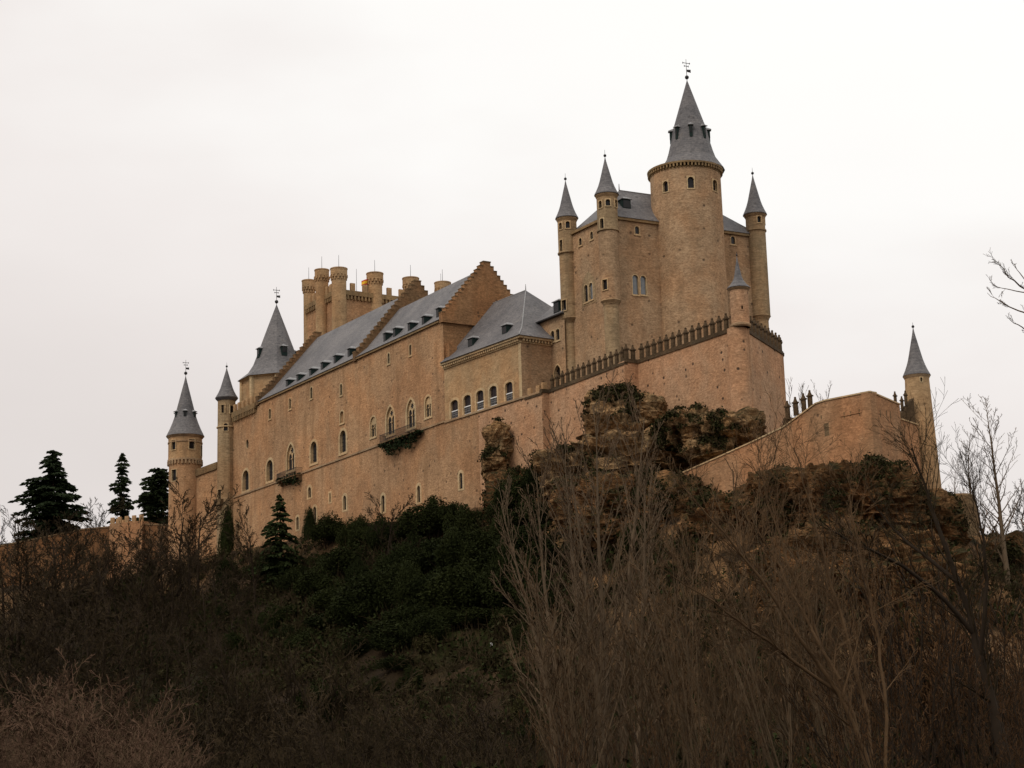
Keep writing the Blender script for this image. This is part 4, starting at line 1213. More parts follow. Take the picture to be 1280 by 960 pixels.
# ------------------------------------------------------------------ octagonal tower with tall pyramid spire
cO = at_depth(346, 470, 319.5)
ot = thing('octagonal_tower', (cO[0], cO[1], 60), 'octagonal tower with broad tall slate spire topped by a weathervane cross', 'tower')
RO = 45.5 * cO[1] / F_PX
zo0 = axis_z(cO, 345, 476); zo1 = axis_z(cO, 346, 381)
a8 = math.atan2(EYE[0] - cO[0], EYE[1] - cO[1])
mb = MB(); mb.lathe(cO, [(RO * 0.98, 48), (RO * 0.98, zo0)], 8, a0=a8); mb.build('wall', M['hall'], ot)
mb = MB()
for i in range(8):
    a = a8 + i * math.pi / 4
    mb.lathe((cO[0] + RO * 0.975 * math.sin(a), cO[1] + RO * 0.975 * math.cos(a), 0), [(0.42, 48), (0.42, zo0 - 0.1)], 6)
mb.build('quoins', M['trim'], ot)
mb = MB(); mb.lathe(cO, [(RO * 0.98, zo0 - 0.35), (RO * 1.07, zo0 - 0.08), (RO * 1.07, zo0)], 8, a0=a8); mb.build('cornice', M['trim'], ot)
hO = zo1 - zo0
mb = MB(); mb.lathe(cO, [(RO * 1.1, zo0 - 0.05), (RO * 0.80, zo0 + hO * 0.10), (RO * 0.66, zo0 + hO * 0.2), (RO * 0.535, zo0 + hO * 0.35), (RO * 0.27, zo0 + hO * 0.68), (0.05, zo1)], 8, a0=a8); mb.build('spire', M['slate'], ot)
mb = MB(); finial(mb, cO, zo1, 3.2, cross=True, ball=0.32, rod=0.055); mb.build('finial', M['iron'], ot)
zd = axis_z(cO, 346, 446)
for k in range(4):
    a = a8 + math.pi / 8 - math.pi / 4 + k * math.pi / 2
    if True:
        rr = RO * 0.565
        az = math.degrees(a) - 90
        p = np.array([cO[0] + rr * math.sin(a), cO[1] + rr * math.cos(a), zd])
        fr = Frame(p, az)
        if fr.v @ (cO[:2] - fr.o) < 0: az += 180
        dormer_on(ot, p, az, w=1.0, h=1.1, back=1.2)

# ------------------------------------------------------------------ round tower at the left end and its wall
cL = at_depth(231.5, 560, 325)
rt = thing('round_tower', (cL[0], cL[1], 43), 'round stone tower with conical slate cap standing apart at the left end', 'tower')
RL = 21.3 * 325 / F_PX
zl0 = axis_z(cL, 231.5, 546); zl1 = axis_z(cL, 232, 470); zband = axis_z(cL, 231, 577)
wu = []
for (px, y0, y1, w) in ((217, 550, 562, 0.95), (239.8, 549, 561, 1.0), (251.5, 557, 570, 0.7)):
    a, zt = px_angle(cL, RL, px, y0); _, zb = px_angle(cL, RL, px, y1)
    wu.append((a, w, zb, zt, 'rect', 'glass'))
o, RR = cyl_wall('upper_drum', cL, [(zband, RL), (zl0, RL)], wu, M['tower'], rt, 48)
cyl_windows(cL, RR, wu, o, border=0.14)
wl = []
for (px, y0, y1, w) in ((217.6, 587, 601, 1.0), (249, 586, 595, 0.5)):
    a, zt = px_angle(cL, RL * .95, px, y0); _, zb = px_angle(cL, RL * .95, px, y1)
    wl.append((a, w, zb, zt, 'rect', 'glass'))
o, RR = cyl_wall('lower_drum', cL, [(38, RL * 0.97), (zband, RL * 0.95)], wl, M['palace'], rt, 48)
cyl_windows(cL, RR, wl, o, border=0.12)
mb = MB()
ring_corbels(mb, cL, RL * 0.95, zband - 0.75, zband - 0.1, 30, 0.3, 0.3)
mb.lathe(cL, [(RL * .95, zband - 0.1), (RL + 0.12, zband - 0.1), (RL + 0.12, zband + 0.2), (RL, zband + 0.25)], 48, cap=False)
mb.lathe(cL, [(RL, zl0 - 1.4), (RL + 0.1, zl0 - 1.3), (RL + 0.1, zl0 - 1.1), (RL, zl0 - 1.05)], 48, cap=False)
mb.lathe(cL, [(RL, zl0 - 0.45), (RL + 0.3, zl0 - 0.1), (RL + 0.3, zl0 + 0.05)], 48)
mb.build('cornice', M['string'], rt)
mb = MB(); mb.lathe(cL, [(RL + 0.4, zl0)] + cone_profile(RL + 0.38, zl0 + 0.06, zl1, 0.17), 32); rtr = mb.build('roof', M['slate'], rt)
mb = MB(); finial(mb, cL, zl1, 2.9, cross=True, ball=0.3, rod=0.05); mb.build('finial', M['iron'], rt)
zd = axis_z(cL, 232, 524)
for k in range(6):
    a = math.radians(172) + k * math.pi / 3
    rr = 1.95
    az = math.degrees(a) - 90
    p = np.array([cL[0] + rr * math.sin(a), cL[1] + rr * math.cos(a), zd])
    fr = Frame(p, az)
    if fr.v @ (cL[:2] - fr.o) < 0: az += 180
    dormer_on(rt, p, az, w=0.52, h=1.1, back=0.9)
cw = thing('curtain_wall', (-52, 321, 43), 'short curtain wall with mossy sloped coping linking round tower and palace', 'wall')
a_ = at_depth(240, 596, 324); b_ = at_depth(272, 584, 320.5)
o, fr, L = wall_seg('wall', a_, b_, a_[2] - 0.3, b_[2] - 0.3, 38, M['palace'], cw, 1.2)
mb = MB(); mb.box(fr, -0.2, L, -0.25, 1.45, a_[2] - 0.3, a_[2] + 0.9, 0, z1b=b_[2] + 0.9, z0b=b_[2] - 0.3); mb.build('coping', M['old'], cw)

# ------------------------------------------------------------------ garden wall and gate tower, far left
gw = thing('garden_wall', (-90, 352, 43), 'long low orange stone wall running left below the dark cedars', 'wall')
g0 = at_depth(-120, 712, 372); g1 = at_depth(0, 683, 360); g2 = at_depth(105, 662, 352); g3 = at_depth(140, 659, 348)
for i, (a, b) in enumerate(((g0, g1), (g1, g2), (g2, g3))):
    o, fr, L = wall_seg('wall', a, b, a[2], b[2], 38, M['garden'], gw, 1.0)
    mb = MB(); mb.box(fr, 0.01, L - 0.01, -0.12, 1.12, a[2] - 0.05, a[2] + 0.22, 0, z1b=b[2] + 0.22, z0b=b[2] - 0.05); mb.build('coping', M['old'], gw)
g4 = at_depth(178, 657, 344); g5 = at_depth(216, 661, 328)
gw2 = thing('terrace_wall', (-64, 340, 43), 'plain stone wall between the square tower and the round tower', 'wall')
o, fr, L = wall_seg('wall', g4, g5, g4[2] + 0.2, g5[2] + 0.6, 38, M['garden'], gw2, 1.0)
mb = MB(); mb.box(fr, 0.01, L, -0.12, 1.12, g4[2] + 0.15, g4[2] + 0.4, 0, z1b=g5[2] + 0.8, z0b=g5[2] + 0.55); mb.build('coping', M['old'], gw2)
sq = thing('crenellated_tower', (-70, 345, 43), 'low square orange tower with ragged battlements in the garden wall', 'tower')
ta = at_depth(137, 655, 345); tb = at_depth(178, 655, 342)
fr = Frame(ta, math.degrees(math.atan2(*(tb - ta)[:2])))
L = np.linalg.norm((tb - ta)[:2])
mb = MB(); mb.box(fr, 0, L, 0, L, 37, ta[2]); mb.build('body', M['bastion'], sq)
for k in range(5):
    merlon(sq, ME_sq if False else ME_plain, fr.W(0.45 + (L - 0.9) * k / 4, 0.28, ta[2]), fr.az, 1.05)
for k in range(1, 4):
    merlon(sq, ME_plain, fr.W(0.3, 0.3 + L * k / 4, ta[2]), fr.az + 90, 1.05)

# ------------------------------------------------------------------ outer bastion and its pointed tower, right
bas = thing('bastion', (36, 196, 30), 'orange brick bastion with pale coping standing on rock below the prow', 'wall')
bc = at_depth(1087.4, 490, 190)
Fb = Frame(bc, -40)
b1 = Fb.pt(1031.6, 501); b2 = Fb.pt(1019.7, 505)
b3 = at_depth(980, 534, 199.5); b4 = at_depth(940, 553, 202); b5 = at_depth(900, 571, 205); b6 = at_depth(852, 592, 209)
Fr_ = Frame(bc, 34); br = Fr_.pt(1124.6, 506)
def wseg(a, b, ca=None, zb=22, th=1.0, cope=True, mat='bastion'):
    """wall between two points whose photo tops set the heights"""
    o, fr, L = wall_seg('wall', a, b, a[2], b[2], zb, M[mat], bas, th)
    if cope:
        mb = MB(); mb.box(fr, 0.006, L - 0.006, -0.1, th + 0.1, a[2] - 0.02, a[2] + 0.13, 0, z1b=b[2] + 0.13, z0b=b[2] - 0.02); mb.build('coping', M['trim'], bas)
    return fr, L
# walls run so that "inwards" is on the far side: left to right as seen from the valley
for a, b in ((b6, b5), (b5, b4), (b4, b3), (b3, b2), (b2, b1)): wseg(a, b)
fl_, Ll = wseg(b1, bc)
fr2, L2 = wseg(bc, br)
br2 = at_depth(1126.5, 524.5, 197.0); br3 = at_depth(1147, 531.5, 199.5)
wseg(br2, br3)
def gun_slit(fr, px, py, h, hw):
    s, z = fr.sz(px, py); _, z2 = fr.sz(px, py + h)
    mb = MB(); mb.box(fr, s - hw, s + hw, -0.012, 0.06, z2, z); mb.build('gun_slit', M['old'], bas)
for (px, py, h) in ((1055, 515, 8), (1063, 514, 6), (1074, 511.5, 8), (1026.5, 519, 5)): gun_slit(fl_, px, py, h, 0.08)
for (px, py, h) in ((1100, 512, 9), (1108, 513, 9), (1113, 514, 9)): gun_slit(fr2, px, py, h, 0.1)
gun_slit(fl_, 1033, 529, 16, 0.3)
s0, zz0 = fl_.sz(1051, 520)
gl = MB(); gl.box(fl_, s0, Ll - 0.3, -0.07, 0.05, zz0 - 0.1, zz0); gl.build('ledge', M['bastion'], bas)
inner = shift(bc, -3, 7)
mb = MB()
mb.add([(p[0], p[1], z) for z in (22, 38) for p in (b3, b1, bc, br, shift(br, -20, 8), shift(b3, 20, 6))], [(6, 7, 8, 9, 10, 11)])
mb.build('terrace', M['old'], bas)
# dark merlons behind the ramp and beside the tower
for (px, py) in ((985, 521.5), (995, 516.5), (1005, 512), (1013, 508)):
    p = at_depth(px, py, 206)
    o = merlon(bas, ME_cap, (p[0], p[1], p[2] - 0.2), -40, 1.0)
mb = MB()
a = at_depth(980, 532, 206.5); b = at_depth(1018, 517, 206.5)
frx = Frame(a, math.degrees(math.atan2(*(b - a)[:2]))); mb.box(frx, 0, np.linalg.norm((b - a)[:2]), -0.3, 0.4, 30, a[2] + 0.8, 0, z1b=b[2] - 0.4)
mb.build('rear_parapet', M['merlon'], bas); mb = MB()
a = at_depth(1125, 517, 199.5); b = at_depth(1137, 498, 200.2)
frx = Frame(a, math.degrees(math.atan2(*(b - a)[:2]))); mb.box(frx, 0, np.linalg.norm((b - a)[:2]) + .3, -0.3, 0.4, 30, a[2], 0, z1b=b[2])
mb.build('rear_parapet', M['merlon'], bas)
for (px, py) in ((1119.5, 505), (1128, 511), (1132.5, 504)):
    p = at_depth(px, py, 199.6); merlon(bas, ME_cap, (p[0], p[1], p[2] - 0.15), 34, 0.75)
cR = at_depth(1150.5, 531, 202)
pt_ = thing('pointed_tower', (cR[0], cR[1], 28), 'slender tapering round tower with sharp slate cone at the far right of the castle', 'tower')
zr0 = axis_z(cR, 1145.5, 470); zr1 = axis_z(cR, 1139.5, 410); zrb = axis_z(cR, 1158, 616)
rT = 15.2 * 202 / F_PX; rBm = 20.5 * 202 / F_PX
wp = []
a, zt = px_angle(cR, rT, 1151.3, 472); _, zb = px_angle(cR, rT, 1151.3, 477)
wp.append((a, 0.22, zb, zt, 'rect', 'glass'))
o, RR = cyl_wall('shaft', cR, [(20, rBm * 1.15), (zrb, rBm), (zr0, rT)], wp, M['tower'], pt_, 40)
cyl_windows(cR, RR, wp, o, border=0.1)
mb = MB(); mb.lathe(cR, [(rT, zr0 - 0.4), (rT + 0.16, zr0 - 0.1), (rT + 0.18, zr0)], 40); mb.build('moulding', M['string'], pt_)
mb = MB(); mb.lathe(cR, [(rT + 0.22, zr0 - 0.02)] + cone_profile(rT + 0.2, zr0 + 0.05, zr1, 0.2), 32); mb.build('roof', M['slate'], pt_)
mb = MB(); finial(mb, cR, zr1, 0.6, ball=0.16); mb.build('finial', M['iron'], pt_)
# ruined outwork further right
ro = thing('outwork_wall', (48, 204, 28), 'dark rounded stump of outer wall on the slope right of the pointed tower', 'wall')
cW = at_depth(1199, 640, 205)
mb = MB(); zt = axis_z(cW, 1199, 619)
mb.lathe(cW, [(2.2, 20), (1.95, zt - 1.5), (1.8, zt - 0.25), (1.5, zt), (0.5, zt + 0.1)], 28)
mb.build('wall', M['old'], ro)

# ------------------------------------------------------------------ rock
def rock(name, c, size, seed, n=34, a1=0.28, a2=0.22, strata=0.16, label=None, cave=None, earthy=False):
    """weathered limestone crag: broken blob with ledges"""
    V = []; Fq = []; b = 0
    off = Vector((seed * 13.7, seed * 7.3, seed * 3.1))
    sm = (size[0] + size[1] + size[2]) / 3
    for ax in range(3):
        for sg in (-1, 1):
            for i in range(n + 1):
                for j in range(n + 1):
                    u = math.tan((i / n * 2 - 1) * math.pi / 4); v = math.tan((j / n * 2 - 1) * math.pi / 4)
                    q = [0, 0, 0]; q[ax] = sg; q[(ax + 1) % 3] = u * sg; q[(ax + 2) % 3] = v
                    d = Vector(q); k = max(abs(d.x), abs(d.y), abs(d.z)); ds = d.normalized()
                    d = ds.lerp(d / k, 0.30)
                    p = Vector((d.x * size[0], d.y * size[1], d.z * size[2]))
                    w = p + off
                    w0 = w + 0.8 * noise.noise_vector(w * 0.3)
                    f = a1 * 1.25 * noise.fractal(w0 * (1.0 / sm), 1.0, 2.1, 4)
                    f += a2 * (0.5 - abs(noise.noise(w0 * 0.42))) * 1.4
                    f += a2 * 0.7 * (0.4 - abs(noise.noise(w0 * 1.1 + Vector((5, 2, 9)))))
                    f += a2 * 0.35 * noise.noise(w0 * 2.6)
                    zz_ = w.z * 1.05 + 1.2 * noise.noise(w * 0.16)
                    fr_ = zz_ - math.floor(zz_)
                    f += 1.5 * strata * ((fr_ ** 3) - 0.35) * (0.6 + noise.noise(Vector((w.x * .2, w.y * .2, math.floor(zz_) * 3.3))))
                    dv = noise.voronoi(w0 * 0.33)[0]
                    f -= a2 * 1.1 * max(0.0, 0.22 - (dv[1] - dv[0])) / 0.22 * 0.5
                    dv = noise.voronoi(w0 * 0.9)[0]
                    f -= a2 * 0.45 * max(0.0, 0.2 - (dv[1] - dv[0])) / 0.2 * 0.5
                    hd = Vector((ds.x, ds.y, ds.z * 0.7))
                    p = p + hd * f * sm
                    if cave is not None:
                        q_ = p - cave[0]; e_ = Vector((cave[1].y, -cave[1].x, 0))
                        rr_ = math.hypot(q_.dot(e_) / cave[2], q_.z / cave[3])
                        if q_.dot(cave[1]) > -1.2 and rr_ < 1.0: p = p - cave[1] * 2.2 * min(1.0, (1.0 - rr_) * 3.5)
                    V.append((p.x, p.y, p.z))
            for i in range(n):
                for j in range(n):
                    a = b + i * (n + 1) + j
                    Fq.append((a, a + n + 1, a + n + 2, a + 1) if sg > 0 else (a, a + 1, a + n + 2, a + n + 1))
            b += (n + 1) ** 2
    me = np_mesh(name, V, Fq, M['earth_rock' if earthy else 'rock'], smooth=False)
    bmx = bmesh.new(); bmx.from_mesh(me); bmesh.ops.remove_doubles(bmx, verts=bmx.verts, dist=0.002); bmesh.ops.recalc_face_normals(bmx, faces=bmx.faces); bmx.to_mesh(me); bmx.free()
    o = link(name, me, None, c)
    tag(o, label, kind='structure')
    return o
def rk(px, py, Y, size, seed, label, **k):
    p = at_depth(px, py, Y)
    return rock('rock_outcrop', (p[0], p[1], p[2]), size, seed, label=label, **k)
rk(621, 566, 244.5, (1.7, 2.4, 3.9), 1, 'tall mossy limestone crag beside the lower corner of the palace', strata=0.12)
rk(664, 632, 240, (5.2, 3.6, 4.6), 2, 'dark rock face below the brick wall left of the poplars', earthy=True, strata=0.12)
rk(712, 598, 231.0, (4.4, 3.2, 3.4), 3, 'shadowed mossy rock under the battlements left of the tall poplar', strata=0.2)
rk(764, 512, 224.5, (2.7, 2.6, 2.5), 4, 'mossy rock shoulder under the wall bump', strata=0.15)
rk(808, 514, 219.0, (2.3, 2.6, 1.9), 14, 'dark humped rock directly under the projecting pier of the wall', strata=0.15)
rk(792, 572, 216.5, (6.2, 3.2, 2.7), 5, 'pale layered limestone cliff in the middle of the rock face', strata=0.34, n=48)
rk(770, 545, 220, (3.6, 3.0, 2.4), 16, 'brown ledges above the pale layered cliff', strata=0.3, n=40)
pc_ = at_depth(862, 540, 212.5); pq_ = at_depth(845, 546, 209.8)
rk(862, 540, 212.5, (3.4, 3.2, 2.2), 6, 'mossy overhanging rock with a small cave below the pink rampart', strata=0.22, n=60, cave=(Vector(pq_ - pc_), Vector((-0.45, -0.9, 0)).normalized(), 0.62, 1.25))
rk(914, 538, 208, (3.3, 3.0, 1.55), 7, 'mossy rock spur running right below the watch turret', strata=0.2, n=44)
rk(888, 566, 209, (3.0, 2.8, 1.2), 15, 'pale undercut rock lip above the lower wall', strata=0.2, n=40)
rk(800, 640, 209.5, (9.0, 4.0, 3.6), 8, 'ochre earth and rock bank below the lower wall', earthy=True, strata=0.08)
rk(930, 655, 201, (6.5, 4.0, 3.0), 17, 'brown rubble bank under the lower wall left of the bastion', earthy=True, strata=0.12, n=40)
rk(1005, 630, 193.5, (6.2, 4.2, 3.3), 9, 'broken brown rock under the left side of the bastion', earthy=True, strata=0.12, n=42)
rk(1085, 634, 190.0, (5.4, 4.2, 4.2), 10, 'broken rock ledges directly under the bastion corner', earthy=True, strata=0.15, n=46)
rk(1140, 660, 195, (4.6, 4.0, 3.6), 11, 'mossy rock slope under the pointed tower', earthy=True, strata=0.12)
rk(1070, 725, 186, (10.0, 5.0, 5.0), 12, 'lower earthy rock bank below the bastion', earthy=True, strata=0.07)
rk(1262, 712, 200, (4.2, 4.0, 3.4), 13, 'greenish rock knob at the right edge of the slope', earthy=True, strata=0.09)

# ------------------------------------------------------------------ leaf and branch makers
RG_ = np.random.default_rng(7)
def leaf_cloud(C, size, rg, elong=1.0, up=0.0, droop=None):
    """one small randomly turned quad per centre"""
    n = len(C)
    A = rg.normal(size=(n, 3))
    if droop is not None: A = A * 0.35 + droop
    A /= np.linalg.norm(A, axis=1)[:, None]
    Bv = rg.normal(size=(n, 3)); Bv[:, 2] *= (1 - up)
    Bv -= (Bv * A).sum(1)[:, None] * A
    Bv /= np.linalg.norm(Bv, axis=1)[:, None] + 1e-9
    s = (size * rg.uniform(0.6, 1.35, n))[:, None]
    A = A * s * elong * 0.5; Bv = Bv * s * 0.5
    V = np.stack([C - A, C + Bv * 0.9, C + A, C - Bv * 0.9], 1).reshape(-1, 3)
    return V, np.arange(4 * n).reshape(-1, 4)
def bush_mesh(name, mat, seed, nclump=16, per=300, leaf=0.085, shape_=(1, 1, 1), rough=0.33):
    rg = np.random.default_rng(seed)
    C = []
    for k in range(nclump):
        d = rg.normal(size=3); d /= np.linalg.norm(d); d[2] = abs(d[2]) * 1.0 - 0.25
        c = d * rg.uniform(0.35, 0.78) * np.array([1, 1, 0.95]) + np.array([0, 0, 0.85])
        r = rg.uniform(0.22, 0.44)
        q = rg.normal(size=(per, 3)); q /= np.linalg.norm(q, axis=1)[:, None]
        rad = r * (1 - rough * rg.random(per) ** 2 + 0.14 * rg.normal(size=per))
        C.append(c + q * rad[:, None])
    C = np.concatenate(C) * np.array(shape_)
    V, Q = leaf_cloud(C, leaf, rg, 1.5)
    return np_mesh(name, V, Q, mat)
def stem_mesh(name, mat, seed, n=6, h=1.2):
    rg = np.random.default_rng(seed); L = []
    for k in range(n):
        d = np.array([rg.normal() * 0.35, rg.normal() * 0.35, 1.0]); d /= np.linalg.norm(d)
        P = np.array([d * h * t + np.array([0, 0, -0.25]) for t in np.linspace(0, 1, 4)])
        L.append((P, np.linspace(0.035, 0.012, 4)))
    V, Q = tubes(L, 5)
    return np_mesh(name, V, Q, mat)
def grow(out, p, d, L, r, lvl, P, rg):
    n = P['seg'][lvl]
    pts = [p]; dirs = [d]
    q = p.copy(); dd = d.copy()
    for i in range(n):
        dd = dd + rg.normal(size=3) * P['wob'][lvl] + np.array([0, 0, P['up'][lvl]])
        dd /= np.linalg.norm(dd)
        q = q + dd * (L / n); pts.append(q); dirs.append(dd)
    pts = np.array(pts)
    rad = r * (1 - np.linspace(0, 1, n + 1) * P['taper'][lvl])
    rad = np.maximum(rad, P['rmin'])
    out[0 if lvl <= P['trunk_lvl'] else 1].append((pts, rad))
    if lvl >= P['max']: return
    m = P['n'][lvl]; m = max(1, int(m * rg.uniform(0.8, 1.2)))
    for k in range(m):
        t = P['t0'][lvl] + (1 - P['t0'][lvl]) * ((k + rg.random()) / m)
        t = min(t, 0.985)
        i = min(int(t * n), n - 1); f = t * n - i
        b = pts[i] * (1 - f) + pts[i + 1] * f
        ax = dirs[min(i + 1, n)]
        a = math.radians(P['ang'][lvl] * rg.uniform(0.65, 1.3)); az = rg.uniform(0, 2 * math.pi)
        ref = np.array([0, 0, 1.0]) if abs(ax[2]) < 0.9 else np.array([1.0, 0, 0])
        e1 = np.cross(ax, ref); e1 /= np.linalg.norm(e1); e2 = np.cross(ax, e1)
        nd = ax * math.cos(a) + (e1 * math.cos(az) + e2 * math.sin(az)) * math.sin(a)
        rr = max(P['rmin'], r * (1 - t * P['taper'][lvl]) * P['rr'][lvl])
        ll = L * P['ratio'][lvl] * rg.uniform(0.6, 1.25) * (1 - P['short'][lvl] * t)
        grow(out, b, nd, ll, rr, lvl + 1, P, rg)
POPLAR = dict(max=3, n=[44, 6, 3], seg=[10, 5, 3, 2], wob=[0.025, 0.05, 0.09, 0.12], up=[0.03, 0.10, 0.07, 0.05], taper=[0.92, 0.85, 0.8, 0.6], t0=[0.10, 0.2, 0.2],
              ang=[30, 26, 30], ratio=[0.30, 0.33, 0.45], short=[0.5, 0.5, 0.3], rr=[0.38, 0.55, 0.7], rmin=0.015, trunk_lvl=1)
SPREAD = dict(max=4, n=[10, 7, 6, 5], seg=[6, 6, 5, 3, 2], wob=[0.05, 0.09, 0.11, 0.13, 0.15], up=[0.03, 0.07, 0.06, 0.05, 0.04], taper=[0.7, 0.8, 0.8, 0.75, 0.6], t0=[0.14, 0.18, 0.12, 0.12],
              ang=[38, 36, 38, 38], ratio=[0.60, 0.46, 0.42, 0.42], short=[0.25, 0.4, 0.4, 0.3], rr=[0.5, 0.5, 0.5, 0.6], rmin=0.019, trunk_lvl=2)
def tree_meshes(kind, P, seed, H, r0, m_tr, m_cr, stems=1, spread=0.0, lean=None):
    rg = np.random.default_rng(seed)
    out = ([], [])
    for s in range(stems):
        a = rg.uniform(0, 2 * math.pi); k = spread * rg.uniform(0.3, 1.0)
        d = np.array([math.cos(a) * k, math.sin(a) * k, 1.0])
        if lean is not None: d = d + np.array(lean) * rg.uniform(0.5, 1.2)
        d /= np.linalg.norm(d)
        p = np.array([math.cos(a), math.sin(a), 0]) * (0.25 * (stems > 1)) + np.array([0, 0, -0.4])
        grow(out, p, d, H * (rg.uniform(0.65, 1.0) if stems > 1 else 1), r0 * (rg.uniform(0.6, 1) if stems > 1 else 1), 0, P, rg)
    V, Q = tubes(out[0], 5); tm = np_mesh(kind + '_trunk', V, Q, m_tr, smooth=True)
    V, Q = tubes(out[1], 3); cm = np_mesh(kind + '_crown', V, Q, m_cr)
    top = max(float(p[:, 2].max()) for p, _ in out[0] + out[1])
    return tm, cm, top
def put_tree(name, proto, p, h, label, cat, group=None, rz=None, wide=1.0, tilt=None):
    tm, cm, top = proto
    t = thing(name, p, label, cat, group)
    k = h / top
    # tilt = (towards +x, towards +y) in degrees
    R = Matrix.Rotation(RG_.uniform(0, 6.28) if rz is None else rz, 3, 'Z')
    if tilt is not None: R = Matrix.Rotation(math.radians(tilt[0]), 3, 'Y') @ Matrix.Rotation(math.radians(-tilt[1]), 3, 'X') @ R
    t.rotation_euler = R.to_euler()
    t.scale = (k * wide, k * wide, k)
    link('trunk', tm, t); link('crown', cm, t)
    return t
P_pop = [tree_meshes('poplar', POPLAR, 10 + i, 20, 0.24, M['bark_grey'], M['twig_grey']) for i in range(4)]
MULTI = dict(POPLAR); MULTI.update(n=[10, 5, 3], t0=[0.18, 0.2, 0.2], ratio=[0.30, 0.4, 0.45], ang=[26, 28, 30])
P_mul = [tree_meshes('coppice', MULTI, 30 + i, 12, 0.085, M['bark_pale'], M['twig_pale'], stems=7, spread=0.32) for i in range(3)]
P_mud = [tree_meshes('thicket', MULTI, 40 + i, 9, 0.075, M['bark_dark'], M['twig_red'], stems=8, spread=0.55) for i in range(3)]
P_spr = [tree_meshes('ash', SPREAD, 50 + i, 9, 0.15, M['bark_dark'], M['twig_dark']) for i in range(4)]
SHRUB = dict(SPREAD); SHRUB.update(max=3, n=[8, 6, 4], wob=[0.1, 0.13, 0.15, 0.15], ang=[36, 40, 40], ratio=[0.5, 0.45, 0.45], rmin=0.010, trunk_lvl=1)
P_shr = [tree_meshes('shrub', SHRUB, 60 + i, 4, 0.05, M['bark_dark'], M['twig_dark'], stems=9, spread=0.8) for i in range(3)]
P_shp = [tree_meshes('shrub', SHRUB, 70 + i, 4, 0.05, M['bark_pale'], M['twig_bright'], stems=12, spread=0.8) for i in range(2)]

def base_at(px, py):
    p = ground_hit(px, py)
    return p
def tree_px(name, protos, px, ytop, Y, label, cat='bare tree', group=None, wide=1.0, tilt=None, i=None):
    """stand a tree on the ground at depth Y under photo column px, as tall as the photo shows it"""
    pt = at_depth(px, ytop, Y)
    x, y = pt[0], pt[1]
    # the column leans slightly in the photo; stand it where its foot falls
    zb = H1(x, y)
    return put_tree(name, protos[(RG_.integers(len(protos)) if i is None else i)], (x, y, zb), max(1.5, pt[2] - zb), label, cat, group, wide=wide, tilt=tilt)

# --- poplars and coppiced trees in the middle and on the right
L1 = 'tall slender bare poplar in the clump rising in front of the layered cliff'
for (px, yt, Y) in ((742, 478, 128), (724, 520, 120), (757, 500, 122), (706, 560, 116), (776, 560, 118), (738, 540, 108), (800, 600, 124), (690, 610, 124)):
    tree_px('bare_poplar', P_pop, px, yt - 28, Y, L1, 'poplar', 'poplars clumped before the cliff', wide=1.05, tilt=((px - 745) * 0.12 + RG_.uniform(-3, 3), RG_.uniform(-4, 4)))
L2 = 'pale bare many-stemmed tree in the thicket below the outer bastion'
for (px, yt, Y) in ((705, 640, 105), (690, 730, 104), (830, 612, 120), (862, 620, 112), (893, 600, 126), (925, 606, 116), (952, 580, 128), (985, 596, 122), (1017, 608, 118), (1045, 605, 126), (1075, 640, 120), (905, 690, 92), (965, 700, 94),
                    (845, 720, 92), (1020, 710, 96), (780, 720, 92), (720, 740, 88), (875, 800, 80), (1055, 800, 82)):
    tree_px('bare_coppice_tree', P_mul, px, yt, Y, L2, 'bare tree', 'pale many-stemmed trees right of centre', wide=RG_.uniform(0.85, 1.25), tilt=(RG_.uniform(-14, 6) if px > 720 else RG_.uniform(-3, 6), RG_.uniform(-6, 6)))
L3 = 'reddish brown bare tree in the dense thicket on the right slope'
for (px, yt, Y) in ((1110, 650, 118), (1145, 640, 122), (1175, 640, 126), (1205, 660, 120), (1240, 690, 118), (1275, 670, 120), (1130, 720, 96), (1180, 720, 98), (1230, 740, 94), (1090, 740, 92), (1270, 760, 92), (1150, 800, 78), (1210, 810, 78), (1080, 810, 78),
                    (1270, 840, 74), (1110, 870, 66), (1220, 890, 66), (1030, 880, 66), (1310, 700, 122), (1345, 760, 110), (1300, 780, 96), (1360, 820, 90), (1330, 860, 76), (1400, 740, 125), (960, 900, 68), (900, 900, 72), (830, 885, 74), (750, 890, 74), (690, 870, 80)):
    tree_px('thicket_tree', P_mud, px, yt, Y, L3 if px > 1000 else 'reddish bare scrub tree low on the slope at the bottom centre', 'bare tree', 'reddish thicket trees on the right' if px > 1000 else 'low reddish scrub trees at the bottom centre', wide=RG_.uniform(0.9, 1.35), tilt=(RG_.uniform(-16, 8), RG_.uniform(-8, 8)))
# --- skyline trees on the right
tree_px('skyline_tree', P_pop, 1240, 492, 192, 'tallest bare tree standing against the sky at the right edge', 'bare tree', wide=1.5, i=0)
tree_px('skyline_tree', P_pop, 1207, 528, 205, 'thin bare tree against the sky just right of the pointed tower', 'bare tree', wide=1.3, i=1)
tree_px('skyline_tree', P_spr, 1280, 590, 200, 'spreading bare tree against the sky cut by the right edge', 'bare tree', wide=1.0, i=2)
tree_px('skyline_tree', P_pop, 1186, 565, 212, 'short wispy bare tree close beside the pointed tower', 'bare tree', wide=1.2, i=3)
for k, (px, yt) in enumerate(((1005, 474), (1021, 472), (990, 492))):
    p = at_depth(px, yt, 262)
    put_tree('distant_poplar', P_pop[k], (p[0], p[1], 27), p[2] - 27, 'faint poplar top showing behind the dark merlons of the bastion', 'poplar', 'poplar tops behind the bastion', wide=0.8)
